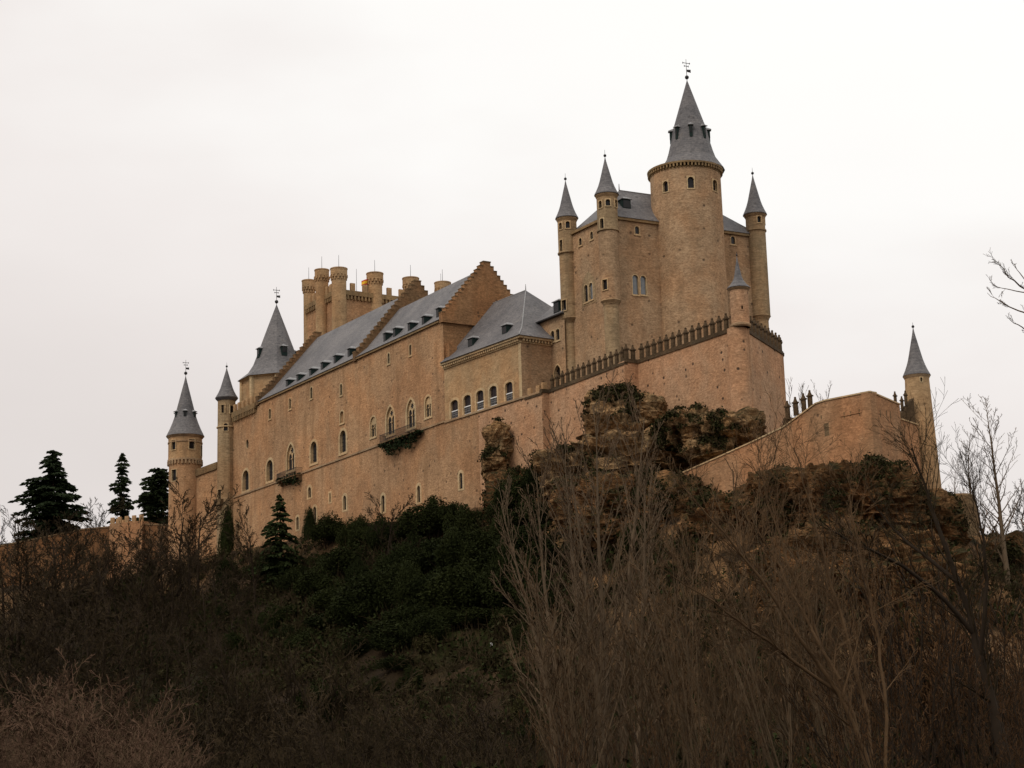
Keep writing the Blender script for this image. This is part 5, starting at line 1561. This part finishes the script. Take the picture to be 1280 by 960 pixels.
# --- leaning tree with thick pale limbs, right foreground
def limb_tree(name, base, limbs, seed, label, m1, m2, rmin=0.008):
    """tree whose main limbs follow given courses; twigs grow off them"""
    rg = np.random.default_rng(seed)
    out = ([], [])
    P = dict(max=2, n=[5, 4], seg=[4, 3, 2], wob=[0.06, 0.1, 0.12], up=[0.03, 0.03, 0.02], taper=[0.8, 0.75, 0.6], t0=[0.15, 0.15], ang=[30, 34], ratio=[0.5, 0.5], short=[0.4, 0.3], rr=[0.5, 0.6], rmin=rmin, trunk_lvl=-1)
    for pts, r0, r1, ntw, ltw in limbs:
        pts = np.array(pts) - np.array(base)
        t = np.linspace(0, 1, len(pts)); tt = np.linspace(0, 1, 14)
        Q = np.stack([np.interp(tt, t, pts[:, i]) for i in range(3)], 1)
        for _ in range(3):
            Q[1:-1] = 0.25 * Q[:-2] + 0.5 * Q[1:-1] + 0.25 * Q[2:]
        Q[1:-1] += rg.normal(size=Q[1:-1].shape) * 0.03 * np.linalg.norm(pts[-1] - pts[0]) / 8
        R = np.linspace(r0, r1, 14)
        out[0].append((Q, R))
        for k in range(ntw):
            u = rg.uniform(0.2, 1.0) * 12.9; i = int(u); b = Q[i] + (Q[i + 1] - Q[i]) * (u - i)
            ax = Q[i + 1] - Q[i]; ax /= np.linalg.norm(ax)
            d = ax * 0.9 + rg.normal(size=3) * 0.42 + np.array([0, 0, 0.25]); d /= np.linalg.norm(d)
            grow(out, b, d, ltw * rg.uniform(0.5, 1.2), max(rmin, R[i] * 0.4), 0, P, rg)
    t = thing(name, base, label, 'bare tree')
    V, Q = tubes(out[0], 7); link('trunk', np_mesh(name + '_trunk', V, Q, m1, smooth=True), t)
    V, Q = tubes(out[1], 3); link('crown', np_mesh(name + '_crown', V, Q, m2), t)
    return t
def LP(*pp): return [at_depth(*q) for q in pp]
YB = 72
b0 = at_depth(1105, 1010, YB); b0[2] = H1(b0[0], b0[1]) - 0.3
limbs = [([b0] + LP((1085, 930, YB), (1040, 850, YB - 0.5), (985, 770, YB - 1), (935, 700, YB - 1.5), (885, 640, YB - 2), (850, 605, YB - 2)), 0.11, 0.02, 40, 2.6),
         ([b0] + LP((1075, 900, YB + .5), (1020, 800, YB + 1), (985, 700, YB + 1.5), (965, 640, YB + 1.5), (948, 585, YB + 1.5)), 0.10, 0.02, 36, 2.6),
         (LP((1060, 880, YB), (990, 825, YB - 1), (930, 780, YB - 2), (880, 745, YB - 2.5), (820, 705, YB - 3)), 0.08, 0.015, 30, 2.2),
         ([b0] + LP((1090, 900, YB + 1), (1060, 800, YB + 2), (1030, 700, YB + 2.5), (1005, 610, YB + 3), (992, 560, YB + 3)), 0.09, 0.02, 34, 2.4),
         (LP((1050, 850, YB), (1000, 760, YB + 1), (960, 680, YB + 2), (930, 640, YB + 2.5)), 0.07, 0.015, 24, 2.0),
         ([b0] + LP((1110, 880, YB + 2), (1095, 780, YB + 3), (1075, 690, YB + 3.5), (1062, 620, YB + 4)), 0.085, 0.02, 32, 2.4)]
limb_tree('leaning_tree', b0, limbs, 5, 'pale barked bare tree leaning far to the left in the right foreground', M['twig_pale'], M['twig_pale'])
YD = 88
b0 = at_depth(1262, 985, YD); b0[2] = H1(b0[0], b0[1]) - 0.3
limbs = [([b0] + LP((1245, 900, YD), (1222, 800, YD), (1190, 700, YD), (1160, 620, YD), (1140, 560, YD)), 0.26, 0.03, 34, 3.2),
         (LP((1215, 790, YD), (1160, 725, YD - 1), (1100, 690, YD - 2), (1045, 668, YD - 2.5), (1030, 655, YD - 2.5)), 0.12, 0.02, 24, 2.4),
         (LP((1200, 730, YD), (1150, 690, YD + 1), (1110, 655, YD + 2), (1085, 620, YD + 2)), 0.11, 0.02, 24, 2.4),
         (LP((1225, 820, YD), (1235, 740, YD - 1), (1228, 660, YD - 1), (1215, 610, YD - 1)), 0.13, 0.02, 28, 2.6)]
limb_tree('dark_leaning_tree', b0, limbs, 6, 'dark trunked bare tree leaning left with long crossing limbs at the right', M['bark_dark'], M['twig_dark'])
YT = 42
b0 = at_depth(1430, 1000, YT); b0[2] = H1(b0[0], b0[1]) - 0.3
limbs = [([b0] + LP((1425, 700, YT), (1415, 500, YT), (1400, 340, YT), (1395, 200, YT)), 0.22, 0.05, 6, 1.2),
         (LP((1405, 430, YT), (1340, 395, YT), (1290, 364, YT - .5), (1266, 354, YT - .8), (1254, 338, YT - .9), (1251, 328, YT - .9)), 0.034, 0.004, 6, 0.4),
         (LP((1350, 395, YT), (1300, 368, YT + .4), (1272, 364.5, YT + .5), (1252, 360, YT + .6), (1240, 357, YT + .6)), 0.02, 0.004, 4, 0.3),
         (LP((1408, 470, YT), (1340, 412, YT), (1292, 395, YT + .4), (1262, 385, YT + .6), (1247, 375, YT + .8), (1234, 366, YT + .9)), 0.03, 0.004, 6, 0.35),
         (LP((1410, 520, YT), (1330, 450, YT), (1284, 415, YT - .5), (1268, 403, YT - .7), (1257, 394, YT - .8)), 0.026, 0.004, 2, 0.3),
         (LP((1403, 360, YT), (1330, 372, YT), (1295, 360, YT), (1280, 349, YT), (1272, 338, YT), (1267, 329, YT)), 0.024, 0.004, 5, 0.32)]
limb_tree('overhanging_tree', b0, limbs, 8, 'near bare tree whose thin twigs reach in from the upper right edge', M['bark_pale'], M['twig_pale'], rmin=0.004)

# --- trees on the left slope and below the round tower
LS = ((228, 598, 300, 'bare tree with upswept limbs right in front of the round tower'), (250, 606, 297, 'dark bare tree standing between the round tower and the palace corner'), (205, 640, 292, 'bare tree at the foot of the round tower, left side'),
      (318, 628, 270, 'small bare tree against the palace wall left of the dark spruce'), (20, 632, 380, 'pale bare tree behind the garden wall at the left edge'), (128, 622, 372, 'bare tree behind the wall between the two left conifers'),
      (112, 632, 376, 'thin bare tree just right of the big cedar'), (4, 640, 384, 'bare tree cut by the left edge behind the wall'), (482, 612, 236, 'little bare tree growing against the lowest palace window'))
for k, (px, yt, Y, lab) in enumerate(LS):
    tree_px('bare_tree', P_spr, px, yt, Y, lab, 'bare tree', wide=1.1, i=k % 4)
L4 = 'dark bare tree among those crowding the slope under the left walls'
for (px, yt, Y) in ((15, 668, 300), (60, 640, 310), (88, 655, 300), (118, 668, 296), (150, 672, 300), (172, 690, 285), (192, 660, 290), (40, 700, 280), (75, 720, 270), (110, 730, 262), (150, 745, 255), (190, 730, 262), (225, 720, 262), (258, 700, 268), (290, 715, 258), (5, 745, 262),
                    (10, 655, 335), (75, 638, 338), (92, 645, 336), (120, 655, 334), (165, 668, 330), (193, 672, 320), (58, 660, 328), (-30, 670, 335), (-70, 690, 330), (-40, 740, 285), (-110, 710, 325), (-80, 780, 250), (28, 650, 318), (102, 645, 310), (135, 650, 306), (168, 655, 298), (215, 660, 288), (240, 640, 288), (270, 680, 278), (0, 690, 290), (66, 690, 282), (130, 705, 275), (205, 705, 272), (300, 690, 264), (90, 745, 252), (45, 750, 250), (165, 770, 240), (265, 745, 246), (310, 745, 244), (15, 790, 226), (105, 765, 240), (210, 765, 240),
                    (30, 770, 240), (80, 785, 235), (130, 800, 228), (180, 790, 232), (235, 780, 230), (280, 770, 232), (325, 760, 232)):
    tree_px('slope_tree', P_spr, px, yt, Y, L4, 'bare tree', 'dark bare trees under the left walls', wide=RG_.uniform(1.0, 1.5))
L5 = 'dark leafless shrub lost in the gloom of the lower left slope'
for (px, yt, Y) in ((20, 830, 200), (70, 850, 190), (115, 840, 196), (165, 850, 190), (215, 835, 196), (265, 830, 196), (310, 815, 200), (355, 800, 202), (400, 790, 200), (440, 830, 180), (390, 850, 178), (340, 865, 176), (285, 880, 172), (470, 860, 166), (430, 890, 160), (520, 850, 168),
                    (560, 850, 162), (600, 855, 158), (640, 850, 150), (500, 900, 150), (560, 900, 146), (620, 900, 140), (660, 890, 134), (370, 910, 158), (310, 920, 160), (250, 915, 164), (590, 930, 130), (520, 935, 136), (440, 935, 146)):
    tree_px('leafless_shrub', P_shr, px, yt, Y, L5 if px < 420 else 'dark leafless shrub near the small green terrace at the bottom centre', 'shrub', 'leafless shrubs lower left' if px < 420 else 'leafless shrubs round the green terrace', wide=RG_.uniform(1.0, 1.5))
L6 = 'light brown twiggy shrub in the bottom left corner'
for (px, yt, Y) in ((5, 800, 118), (35, 815, 114), (75, 835, 112), (120, 822, 114), (160, 850, 110), (15, 850, 110), (60, 860, 104), (105, 860, 108), (150, 878, 104), (195, 905, 100), (35, 905, 92), (85, 915, 90), (130, 905, 92), (175, 925, 90), (225, 935, 92)):
    tree_px('twiggy_shrub', P_shp, px, yt, Y, L6, 'shrub', 'light twiggy shrubs bottom left', wide=RG_.uniform(1.0, 1.35))

# ------------------------------------------------------------------ evergreens
def conifer(name, H, R, seed, mat, whorl=0.42, nb=7, droop=0.25, prof=None, base=0.08, spray=12, leaf=0.34, tilt=0.25, irregular=0.25, flat=0.5):
    rg = np.random.default_rng(seed)
    lines = [(np.array([[0, 0, -0.5], [0.02 * H * rg.normal() * 0.3, 0, H * 0.4], [0, 0, H * 0.98]]), np.array([0.02 * H, 0.013 * H, 0.02]))]
    C = []; D = []
    h = base * H
    while h < H * 0.985:
        t = h / H
        rr = R * (prof(t) if prof else (1 - t) ** 0.85)
        for k in range(nb):
            a = rg.uniform(0, 2 * math.pi)
            l = max(0.25, rr * rg.uniform(1 - irregular, 1 + irregular * 0.5))
            u = np.array([math.cos(a), math.sin(a), 0])
            n = 6
            s = np.linspace(0, 1, n)[:, None]
            P = np.array([0, 0, h]) + u * l * s + np.array([0, 0, 1]) * (l * (tilt * s - droop * s ** 2 * 1.6))
            lines.append((P, np.linspace(0.012 * l + 0.012, 0.008, n)))
            m = max(4, int(spray * l / R * 2.2))
            q = rg.uniform(0.15, 1.03, m)
            B = np.stack([np.interp(q, np.linspace(0, 1, n), P[:, i]) for i in range(3)], 1)
            side = np.array([-u[1], u[0], 0])
            w = rg.normal(size=m) * 0.16 * l * (1.15 - q * 0.75)
            C.append(B + side * w[:, None] + np.array([0, 0, 1]) * (rg.normal(size=m) * 0.06 - np.abs(w) * 0.25)[:, None])
            D.append(np.tile(u + np.array([0, 0, -flat]), (m, 1)) + side * (w[:, None] * 1.2))
        h += whorl * rg.uniform(0.7, 1.3)
    V, Q = tubes(lines, 5); tm = np_mesh(name + '_trunk', V, Q, M['bark_dark'])
    C = np.concatenate(C); D = np.concatenate(D)
    V, Q = leaf_cloud(C, leaf, rg, 2.0, droop=D)
    cm = np_mesh(name + '_crown', V, Q, mat)
    return tm, cm, H
sprP = conifer('spruce', 14, 4.4, 3, M['spruce'], leaf=0.32, spray=44, nb=7, droop=0.22, tilt=0.12, whorl=0.55, irregular=0.45)
cedP = conifer('cedar', 21, 7.8, 14, M['cedar'], whorl=0.5, nb=6, droop=0.18, tilt=0.2, prof=lambda t: (1.0 - 0.62 * t if t < 0.74 else (1 - t) * 1.7 + 0.06) * (0.86 + 0.16 * math.sin(t * 13)), base=0.05, spray=90, leaf=0.40, irregular=0.62, flat=0.4)
firP = conifer('fir', 17, 3.1, 5, M['cedar'], whorl=0.55, nb=6, droop=0.22, tilt=0.2, prof=lambda t: (1 - t) ** 0.55 * (0.8 + 0.25 * math.sin(t * 30)), base=0.05, spray=30, leaf=0.42, irregular=0.4, flat=0.3)
rndP = conifer('broad_cedar', 15, 3.6, 6, M['cedar'], whorl=0.6, nb=7, droop=0.12, tilt=0.2, prof=lambda t: (1.0 if t < 0.6 else math.sqrt(max(0.02, 1 - ((t - 0.6) / 0.4) ** 2))) * (0.85 + 0.18 * math.sin(t * 24)), base=0.08, spray=50, leaf=0.42, irregular=0.4, flat=0.2)
def conifer_px(name, proto, px, ytop, ybase, Y, label, cat, wide=1.0, rz=0.0):
    a = at_depth(px, ybase, Y); b = at_depth(px, ytop, Y)
    return put_tree(name, proto, (a[0], a[1], a[2]), b[2] - a[2], label, cat, rz=rz, wide=wide)
conifer_px('cedar', cedP, 64, 561, 712, 384, 'large dark spreading cedar behind the garden wall at far left', 'cedar', 1.2, 0.6)
conifer_px('fir', firP, 151, 566, 690, 376, 'narrow dark fir with layered boughs behind the low square tower', 'fir tree', 1.0, 1.0)
conifer_px('cedar', rndP, 196, 582, 690, 362, 'dense dark round-topped cedar touching the left side of the round tower', 'cedar', 1.0, 2.0)
p = base_at(352, 738); conifer_px('spruce', sprP, 350, 617, 742, p[1] if p is not None else 285, 'dark pointed spruce on the slope in front of the palace', 'spruce', 1.15, 0.3)
B_ev = [bush_mesh('evergreen_foliage', M['evergreen'], 80 + i, 20, 560, 0.052) for i in range(4)]
B_iv = [bush_mesh('ivy_foliage', M['ivy'], 90 + i, 22, 480, 0.052, rough=0.45) for i in range(3)]
B_mo = [bush_mesh('scrub_foliage', M['moss'], 100 + i, 16, 220, 0.085, rough=0.5) for i in range(2)]
S_m = [stem_mesh('bush_stem', M['bark_dark'], 110 + i) for i in range(2)]
def bush(name, meshes, p, w, h, label, cat='shrub', group=None, d=None):
    t = thing(name, p, label, cat, group)
    t.rotation_euler = (0, 0, RG_.uniform(0, 6.28)) if d is None else (0, 0, 0)
    t.scale = (w / 2, (d or w) / 2, h / 1.75)
    link('trunk', S_m[RG_.integers(2)], t)
    link('crown', meshes[RG_.integers(len(meshes))], t)
    return t
LE = 'dark evergreen bush in the dense mass clothing the slope under the palace wall'
for (px, py, w, h) in ((415, 690, 6, 6), (435, 700, 7, 7), (460, 690, 7, 7.5), (485, 680, 7, 7), (510, 680, 7, 7), (540, 678, 7, 7), (565, 672, 7, 6.5), (592, 668, 7, 6), (620, 668, 7, 7), (645, 665, 7, 7.5), (668, 668, 6, 7.5), (430, 740, 8, 7), (465, 740, 8, 7), (500, 735, 8, 7.5), (535, 730, 8, 7), (570, 725, 8, 7), (605, 720, 8, 7.5), (640, 720, 8, 8),
                       (668, 735, 7, 8), (455, 775, 8, 6.5), (500, 775, 8, 6.5), (545, 768, 8, 7), (590, 762, 8, 7), (630, 765, 8, 7.5), (660, 775, 6, 7), (430, 770, 7, 7), (470, 790, 8, 7), (515, 785, 7, 7), (405, 760, 6, 6), (450, 745, 6, 9), (550, 780, 6, 6), (580, 775, 6, 7), (615, 770, 7, 7), (650, 765, 7, 8), (490, 815, 6, 5), (675, 790, 6, 7), (535, 815, 5, 4), (385, 775, 6, 5), (360, 800, 6, 5), (410, 800, 7, 5), (380, 830, 6, 4.5), (450, 830, 7, 5), (525, 700, 5, 9), (585, 690, 4.5, 9), (635, 685, 5, 10), (470, 710, 4, 9), (610, 745, 5, 9), (560, 745, 4, 9), (500, 755, 5, 9), (440, 800, 7, 6), (480, 805, 7, 5.5), (420, 770, 7, 6), (520, 800, 6, 5), (560, 795, 6, 5), (640, 790, 7, 6), (400, 745, 6, 5.5), (600, 785, 6, 5), (395, 720, 6, 5), (600, 700, 7, 6), (550, 700, 7, 6), (655, 700, 7, 7)):
    p = base_at(px + RG_.uniform(-9, 9), py + RG_.uniform(-9, 9))
    if p is not None: bush('evergreen_bush', B_ev, (p[0], p[1], p[2] - 0.4), w * RG_.uniform(0.6, 1.35), h * RG_.uniform(0.55, 1.25) * 0.9, LE, 'evergreen bush', 'evergreen bushes under the palace')
for (px, py, w, h, lab) in ((820, 668, 6.5, 8.0, 'dark green bush growing on the bank under the layered cliff'), (800, 700, 4.5, 5, 'small dark green bush low on the bank behind the poplars'), (676, 640, 5, 7, 'dark ivy-like bush in the rock cleft left of the poplars'),
                            (700, 590, 3.6, 5, 'dark bush clinging beneath the battlemented wall'), (345, 800, 5, 5, 'rounded dark green bush on the left slope'), (395, 905, 6, 5, 'glossy dark green bush at the bottom left of centre'),
                            (185, 745, 3, 7, 'thin dark green cypress-like bush on the left slope'), (330, 735, 7, 5.5, 'broad dark green bush beneath the spruce'), (285, 735, 5, 5, 'dark green bush below the palace corner'), (372, 745, 6, 5, 'dark green bush just right of the spruce')):
    p = base_at(px, py)
    if p is not None: bush('evergreen_bush', B_ev, (p[0], p[1], p[2] - 0.3), w, h, lab, 'evergreen bush')
def ivy_col(px, ytop, ybase, wpx, lab, fr=FF, d=-0.9):
    a = fr.pt(px, ybase, d); b = fr.pt(px, ytop, d)
    w = wpx * a[1] / F_PX
    bush('ivy_clump', B_iv, a, w, b[2] - a[2], lab, 'ivy', d=w * 0.8)
ivy_col(284, 622, 728, 24, 'tall column of ivy swallowing the foot of the palace corner turret', d=-2.0)
ivy_col(387, 626, 700, 20, 'pointed ivy column climbing the wall right of the spruce')
ivy_col(400, 645, 705, 14, 'smaller ivy clump leaning on the first, at the wall')
ivy_col(541, 613, 672, 22, 'upright ivy tower against the lower palace wall')
ivy_col(508, 633, 680, 34, 'broad flat-topped ivy clump against the lower palace wall')
ivy_col(448, 642, 700, 40, 'low ivy bank against the wall below the slit windows')
ivy_col(575, 640, 680, 26, 'low ivy mound at the foot of the wall near its right corner', FH)
for k in range(34):
    px, py = RG_.uniform(330, 690), RG_.uniform(800, 940)
    p = base_at(px, py)
    if p is None or abs((p[0] - pg_[0]) * ge[0] + (p[1] - pg_[1]) * ge[1]) < 9 and abs((p[0] - pg_[0]) * gv[0] + (p[1] - pg_[1]) * gv[1]) < 4: continue
    bush('low_bush', B_ev if k % 3 else B_mo, (p[0], p[1], p[2] - 0.3), RG_.uniform(2.0, 4.6), RG_.uniform(1.5, 3.6), 'low dark green bush scattered in the brown scrub of the lower slope', 'evergreen bush', 'low bushes on the lower slope')
for k in range(26):
    px, py = RG_.uniform(0, 330), RG_.uniform(745, 860)
    p = base_at(px, py)
    if p is None: continue
    bush('low_bush', B_iv if k % 2 else B_ev, (p[0], p[1], p[2] - 0.3), RG_.uniform(2.4, 5.0), RG_.uniform(2.0, 5.0), 'dark ivy-grown bush in the gloom of the left slope', 'evergreen bush', 'ivy-grown bushes on the left slope')
# creepers hanging from the balconies
def creeper(px0, px1, y0, y1, lab, seed, n=1500):
    rg = np.random.default_rng(seed)
    C = []
    s0, zt = FF.sz(px0, y0, -0.9); s1, _ = FF.sz(px1, y0, -0.9)
    _, zb = FF.sz((px0 + px1) / 2, y1, -0.9); _, zt = FF.sz((px0 + px1) / 2, y0, -0.9)
    for k in range(n):
        u = rg.random(); cl = 0.55 + 0.45 * math.sin(u * 9 + seed) * math.sin(u * 4.1 + 1)
        v = rg.random() ** 1.2
        C.append(FF.W(s0 + (s1 - s0) * u, -0.15 - 1.1 * rg.random(), zt - (zt - zb) * v * cl))
    base = np.array(FF.W((s0 + s1) / 2, -0.5, zt))
    V, Q = leaf_cloud(np.array(C) - base, 0.24, rg, 1.3)
    o = link('hanging_creeper', np_mesh('hanging_creeper', V, Q, M['cedar']), None, base)
    tag(o, lab, 'creeper')
creeper(346, 371, 595, 611, 'dark creeper hanging in a clump under the short left balcony', 3, 800)
creeper(474, 524, 546, 568, 'dark creeper trailing under the long double balcony', 5, 1500)
# low scrub and moss clinging to the upper faces of the crags: one mass nobody could count
def crag_scrub():
    rg = np.random.default_rng(321); CC = []
    for o in [o for o in sc.objects if o.name.startswith('rock_outcrop')]:
        me = o.data; n = len(me.polygons)
        c = np.empty(n * 3, np.float32); me.polygons.foreach_get('center', c); c = c.reshape(-1, 3)
        nn = np.empty(n * 3, np.float32); me.polygons.foreach_get('normal', nn); nn = nn.reshape(-1, 3)
        for k in range(n):
            if nn[k, 2] < -0.1: continue
            w = c[k] + np.array(o.location)
            th = 0.22 if 'earthy' in me.materials[0].name else 0.40
            if noise.noise(Vector(w * 0.32)) + 0.35 * noise.noise(Vector(w * 1.1)) + 0.3 * (nn[k, 2] - 0.4) < th: continue
            m = 5
            CC.append(w + nn[k] * rg.uniform(0.0, 0.3, m)[:, None] + rg.normal(size=(m, 3)) * 0.2)
    C = np.concatenate(CC)
    V, Q = leaf_cloud(C, 0.24, rg, 1.4)
    o = link('crag_scrub', np_mesh('crag_scrub', V, Q, [M['moss'], M['evergreen'], M['twig_dark']], rg.choice(3, len(Q), p=[0.55, 0.2, 0.25])))
    tag(o, 'dark dry scrub and moss clinging to the ledges of the crags', 'scrub', kind='stuff')
crag_scrub()
for (px, py, w, h, lab) in ((1262, 705, 5.0, 4.0, 'olive green bush on the rock at the right edge'), (1278, 740, 3.5, 5.0, 'very dark bush at the right edge below the rock')):
    p = at_depth(px, py, 196); bush('evergreen_bush', B_mo if 'olive' in lab else B_ev, (p[0], p[1], p[2] - h * 0.3), w, h, lab, 'evergreen bush')

# ------------------------------------------------------------------ small white signs on the green terrace
for (px, py, lab) in ((614, 815, 'largest small white sign board on the green terrace'), (520, 785, 'small white sign at the left end of the green terrace'), (563, 791, 'small white sign between the other two on the terrace')):
    p = base_at(px, py)
    if p is None: continue
    g = thing('sign_board', p, lab, 'sign')
    fr = Frame(p, 120)
    k = 0.8 if 'largest' in lab else 0.5
    mb = MB(); mb.tube([(p[0], p[1], p[2] - 0.3), (p[0], p[1], p[2] + 0.9)], [0.03, 0.03], 5); mb.build('post', M['iron'], g)
    mb = MB(); mb.box(fr, -0.28 * k, 0.28 * k, -0.06, -0.03, p[2] + 0.6, p[2] + 0.6 + 0.45 * k); mb.build('panel', M['white'], g)

# ------------------------------------------------------------------ undergrowth: one mass nobody could count
def undergrowth():
    rg = np.random.default_rng(99)
    cell = []
    for sd in range(3):
        r2 = np.random.default_rng(200 + sd); L = []
        for k in range(46):
            a = r2.uniform(0, 6.28); sp_ = r2.uniform(0.1, 0.9)
            d = np.array([math.cos(a) * sp_, math.sin(a) * sp_, 1.0]); d /= np.linalg.norm(d)
            l = r2.uniform(0.8, 2.4); b = np.array([r2.normal() * 0.5, r2.normal() * 0.5, -0.2])
            P = np.stack([b, b + d * l * 0.5 + r2.normal(size=3) * 0.1, b + d * l + r2.normal(size=3) * 0.25 - np.array([0, 0, 0.2 * sp_ * l])])
            L.append((P, np.array([0.022, 0.016, 0.008])))
        V1, Q1 = tubes(L, 3)
        C = r2.normal(size=(130, 3)) * np.array([0.7, 0.7, 0.35]) + np.array([0, 0, 0.45])
        V2, Q2 = leaf_cloud(C, 0.20, r2, 1.5)
        V = np.concatenate([V1, V2]); Q = np.concatenate([Q1, Q2 + len(V1)])
        mi = np.concatenate([np.zeros(len(Q1), int), np.ones(len(Q2), int)])
        cell.append((V, Q, mi))
    VV, QQ, MM = [], [], []; b = 0; cnt = 0
    tries = 0
    while cnt < 3600 and tries < 20000:
        tries += 1
        x = rg.uniform(-130, 95); y = rg.uniform(70, 345)
        if abs(x) > y * 0.43: continue
        zz_, d, par_ = base_h(np.array([x]), np.array([y]))
        if d[0] < 1.5 or d[0] > 85: continue
        if noise.noise(Vector((x * 0.06, y * 0.06, 9))) < -0.4: continue
        if abs((x - pg_[0]) * ge[0] + (y - pg_[1]) * ge[1]) < 9 and abs((x - pg_[0]) * gv[0] + (y - pg_[1]) * gv[1]) < 2 and rg.random() < 0.6: continue
        z = H1(x, y)
        V, Q, mi = cell[rg.integers(3)]
        a = rg.uniform(0, 6.28); k = rg.uniform(0.7, 1.9)
        R = np.array([[math.cos(a), -math.sin(a), 0], [math.sin(a), math.cos(a), 0], [0, 0, 1]]) * k
        VV.append(V @ R.T + np.array([x, y, z])); QQ.append(Q + b)
        if rg.random() < 0.5: MM.append(mi * 2)
        else: MM.append(mi)
        b += len(V); cnt += 1
    me = np_mesh('undergrowth', np.concatenate(VV), np.concatenate(QQ), [M['twig_dark'], M['ground_leaf'], M['evergreen']], np.concatenate(MM))
    o = link('undergrowth', me)
    tag(o, 'brown brambles, dead stalks and low scrub covering the whole hillside', 'undergrowth', kind='stuff')
undergrowth()
